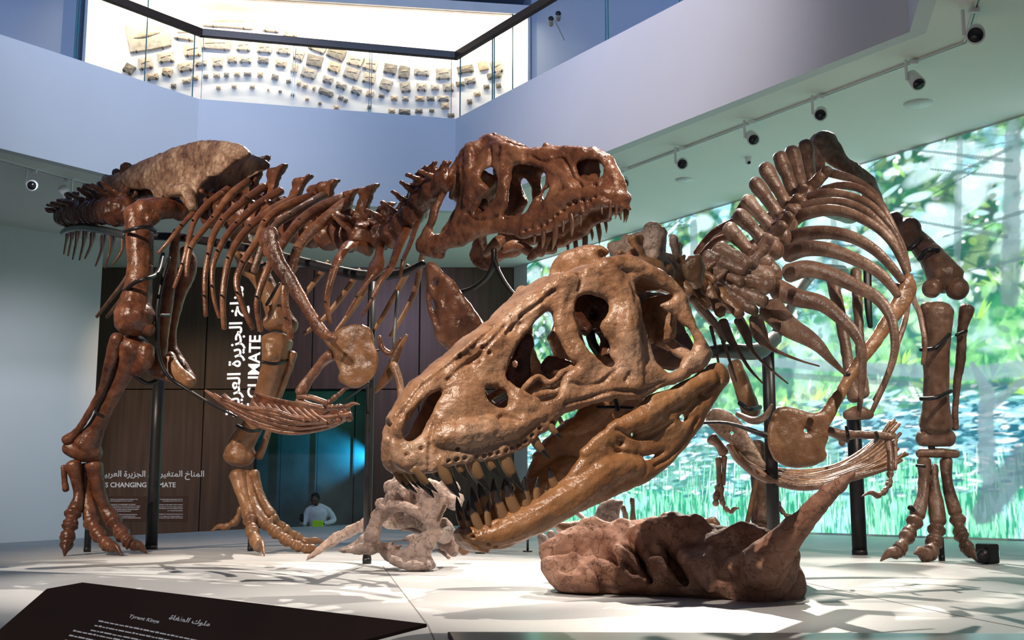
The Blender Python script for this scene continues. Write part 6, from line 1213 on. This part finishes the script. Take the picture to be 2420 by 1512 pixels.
sh.append(inflate([(1655, 1285), (1700, 1300), (1716, 1340), (1690, 1395), (1662, 1396), (1640, 1370), (1616, 1325), (1600, 1290)], [], lambda x, y: (onplane(x, y, pH + nH * .06, nH), nH), .07, R=26, s=5, relief=hrel))
hb = fuse('skull_block', sh, 'bone_rock', HX, voxel=.0105, smooth=1, disp=.016, dscale=7)

# ================================================================ bones lying behind
def loose(name, lab, rodsl, mat, cat='bone', balls=(), group='fossil bones lying behind the skulls'):
    p = P(*rodsl[0][0][:3]); t = thing(name, lab, cat, (p[0], p[1], 0.0), group); longbone('bone', t, rodsl, mat, voxel=.012, balls=balls, disp=.008); return t
def loosep(name, lab, outline, Y, n, T, mat, R=14, holes=(), extra=()):
    c = np.mean(outline, axis=0); p = P(c[0], c[1], Y); t = thing(name, lab, 'bone', (p[0], p[1], 0.0), 'fossil bones lying behind the skulls'); plate('bone', t, outline, holes, p, n, T, mat, R=R, s=4, voxel=.010, extra=extra, disp=.010); return t
loosep('frill_fragment', 'tan curved bone standing just right of the grey horned skull', [(1045, 1220), (1060, 1226), (1075, 1250), (1083, 1285), (1081, 1316), (1066, 1317), (1052, 1302), (1036, 1296), (1031, 1262)], 9.7, (-.2, -.96, .15), .05, 'bone_grey', 9, [circ(1040, 1270, 7, 8, 1.4)], [rods([(1034, 1300, 9.6, 5), (1050, 1308, 9.55, 5), (1062, 1318, 9.5, 6)], sides=8)])
loose('vertebra_lump', 'small knobby brown vertebra behind the tip of the tan jaw', [[(1088, 1262, 10.2, 14), (1096, 1285, 10.2, 16), (1100, 1304, 10.2, 14)]], 'bone_orange', balls=[(1085, 1290, 10.2, 14), (1104, 1270, 10.2, 12)])
loosep('pale_bone_plate', 'upright pale bone plate behind the tan jaw', [(1385, 1270), (1398, 1226), (1418, 1192), (1442, 1178), (1468, 1182), (1474, 1186), (1463, 1212), (1456, 1275)], 8.6, (-.1, -.97, .2), .04, 'bone_grey')
loosep('bone_block', 'flat-ended orange brown bone lying before the pale plate', [(1305, 1248), (1320, 1236), (1346, 1237), (1384, 1231), (1388, 1236), (1386, 1262), (1370, 1268), (1335, 1270)], 8.2, (-.1, -.95, .3), .09, 'bone_orange')
loose('vertebra_lump', 'pale pair of rounded bones at the left end of the horned block', [[(1282, 1270, 8.0, 12), (1290, 1296, 8.0, 14), (1296, 1318, 8.0, 10)], [(1300, 1258, 8.1, 10), (1314, 1280, 8.1, 12)]], 'bone_grey', balls=[(1278, 1268, 8.0, 9)])
loose('limb_bone', 'dumbbell-shaped limb bone lying behind the horned block', [[(1570, 1222, 8.3, 14), (1592, 1222, 8.3, 12), (1620, 1231, 8.3, 9), (1655, 1233, 8.3, 9), (1688, 1234, 8.3, 15)], [(1566, 1222, 8.3, 12), (1566, 1262, 8.3, 12)], [(1692, 1236, 8.3, 12), (1694, 1280, 8.3, 14)]], 'bone_orange')
loose('limb_bone', 'slender brown bone leaning behind the pale plate', [[(1354, 1205, 9.4, 8), (1376, 1222, 9.3, 6), (1396, 1236, 9.2, 7)]], 'bone_grey')
loose('limb_bone', 'pair of short upright brown bones right of the pale plate', [[(1472, 1196, 9.3, 6), (1478, 1222, 9.3, 7), (1482, 1262, 9.3, 9)], [(1494, 1178, 9.4, 6), (1496, 1212, 9.4, 7), (1494, 1262, 9.4, 8)]], 'bone_brown')
loosep('bone_fragment', 'dark broken bone slab resting between the horn and the post', [(1752, 1258), (1764, 1240), (1778, 1236), (1800, 1252), (1826, 1270), (1820, 1280), (1780, 1274)], 7.3, (-.2, -.8, .5), .05, 'bone_brown')
for i, (x, y0, y1) in enumerate(((1247, 1270, 1304), (1135, 1288, 1308), (1500, 1240, 1300))):
    b = Zf(x, y1, 0); h = P(x, y0, b[1])[2]; t = thing('bone_stand', ['thin black stand rod under the tan jaw', 'thin black stand rod below the tip of the tan jaw', 'thin black stand rod behind the horned block'][i], 'stand', b, 'black rods holding loose bones')
    v, f = tube([b, b + np.array([0, 0, h])], [.012, .012], sides=8, n=3, cap=False); add_obj('rod', v, f, 'black_steel', t); v, f = tube([b, b + np.array([0, 0, .012])], [.05, .05], sides=14, n=3, cap=False); add_obj('foot', v, f, 'black_steel', t)

# small black device by the right foot
b = Zf(2335, 1332, 0); t = thing('motion_sensor', 'small black box-shaped device with a green light beside the right foot', 'device', b); m = mpp(b)
v, f = box_vf(b + np.array([0, 0, 24 * m]), (34 * m, .16, 46 * m), rotz(.3)); bevel_obj(add_obj('housing', v, f, 'black_steel', t, smooth=False), .015)
v, f = tube([b + np.array([-16 * m, -.05, 20 * m]), b + np.array([-26 * m, -.16, 20 * m])], [16 * m, 15 * m], sides=18, n=3, cap=False); add_obj('lens_barrel', v, f, 'black_steel', t)
emit('led_green', (.25, 1.0, .6), 1.2); v, f = box_vf(b + np.array([18.5 * m, -.02, 24 * m]), (2 * m, .07, 16 * m), rotz(.3)); add_obj('display', v, f, 'led_green', t, smooth=False)
simple('cable', t, [(2310, 1333, 10.45, 1.5), (2285, 1331, 10.5, 1.5), (2240, 1330, 10.55, 1.5)], 'black_steel', sides=6)

# ================================================================ visitor behind the plinth
plain('shirt_white', (0.62, 0.62, 0.66), 0.8, noise=.05, nscale=10, bump=.1, bscale=25); plain('skin_dark', (0.085, 0.035, 0.022), 0.5); plain('hair_black', (0.006, 0.005, 0.005), 0.8); plain('trousers_dark', (0.02, 0.02, 0.025), 0.8)
plain('lime_green', (0.42, 0.75, 0.02), 0.5)
yp = 24.2; hd = P(738, 1163, yp); bx = P(752, 1200, yp)[0]; gz = ZFL
VX = thing('person', 'visitor in a white long-sleeved shirt standing behind the plinth, head bowed over a phone', 'person', (bx, yp, gz))
H = hd[2] - gz
def q(dx, dy, h): return np.array([bx + dx, yp + dy, gz + h * H])
body = [tube([q(0, 0, .50), q(0, 0, .58), q(0, -.02, .68), q(0, -.02, .76), q(0, 0, .815)], [.15, .165, .185, .205, .13], sides=16, n=17, flat=.62, flat_dir=(0, 1, 0)), tube([q(-.17, 0, .79), q(0, 0, .825), q(.17, 0, .79)], [.075, .08, .075], sides=12, n=9)]
body.append(tube([q(.19, 0, .79), q(.28, .0, .72), q(.33, -.03, .665), q(.26, -.16, .64), q(.17, -.26, .63)], [.075, .068, .058, .05, .042], sides=12, n=17)); body.append(tube([q(-.19, 0, .79), q(-.24, -.04, .70), q(-.27, -.08, .615), q(-.29, -.2, .62), q(-.27, -.3, .65)], [.075, .066, .056, .048, .04], sides=12, n=17))
fuse('shirt', body, 'shirt_white', VX, voxel=.018, smooth=3, disp=.004, dscale=12)
sk = [tube([q(-.02, -.01, .81), q(-.04, -.04, .87)], [.058, .056], sides=12, n=5), ball(q(-.065, -.05, .915), (.078, .095, .115), 16, 12), ball(q(-.09, -.145, .905), (.018, .022, .028)), ball(q(-.08, -.12, .872), (.04, .03, .03)), ball(q(.012, -.04, .91), (.012, .025, .032)), ball(q(-.142, -.04, .91), (.012, .025, .032))]
fuse('head', sk, 'skin_dark', VX, voxel=.009, smooth=2, disp=0)
hp = ball(q(-.06, -.025, .945), (.088, .105, .088), 16, 12); fuse('hair', [hp, ball(q(-.055, .02, .925), (.082, .08, .09))], 'hair_black', VX, voxel=.009, disp=.004, dscale=30)
def hand(c, d, up):
    d = np.asarray(d, float); d /= np.linalg.norm(d); up = np.asarray(up, float); s = np.cross(d, up); s /= np.linalg.norm(s); u = np.cross(s, d); sh = [tube([c - d * .03, c + d * .05], [.03, .038], sides=10, n=5, flat=.5, flat_dir=u)]
    for i, L in enumerate((.062, .072, .068, .052)):
        o = c + d * .05 + s * (-.027 + .018 * i); sh.append(tube([o, o + d * L * .5 - u * .008, o + d * L * .8 - u * .03], [.0095, .009, .0075], sides=7, n=6))
    o = c + s * -.035 + d * .005; sh.append(tube([o, o - s * .02 + d * .03 - u * .01, o - s * .012 + d * .055 - u * .02], [.011, .010, .008], sides=7, n=6)); return sh
fuse('hand', hand(q(-.265, -.33, .665), (0, -.4, .9), (0, -1, -.3)), 'skin_dark', VX, voxel=.005, smooth=1, disp=0); fuse('hand', hand(q(.14, -.29, .625), (-.9, -.4, -.1), (0, -.3, 1)), 'skin_dark', VX, voxel=.005, smooth=1, disp=0)
for s in (-1, 1):
    v, f = tube([q(s * .085, 0, .52), q(s * .095, 0, .27), q(s * .10, 0, .035)], [.10, .07, .05], sides=12, n=9); add_obj('trouser_leg', v, f, 'trousers_dark', VX); v, f = tube([q(s * .10, .05, .02), q(s * .11, -.18, .018)], [.045, .035], sides=10, n=5); add_obj('shoe', v, f, 'hair_black', VX)
for s in (-1, 1):
    v, f = tube([q(-.02 + s * .085, .03, .835), q(-.02 + s * .05, -.075, .805), q(-.03 + s * .045, -.11, .78)], [.016, .018, .012], sides=8, n=8, flat=.5, flat_dir=(0, 1, 0)); add_obj('collar', v, f, 'shirt_white', VX)
pc = q(-.265, -.37, .70); v, f = box_vf(pc, (.075, .012, .15), None); bevel_obj(tag(add_obj('phone', v, f, 'lens_black', smooth=False), 'dark phone held up in the hand of the visitor', 'phone'), .006)
gc = q(.06, -.37, .615); v, f = box_vf(gc, (.22, .05, .17), None); o = add_obj('folder', v, f, 'lime_green', smooth=False); bevel_obj(tag(o, 'lime green folder held at the waist of the visitor', 'folder'), .02, 3)
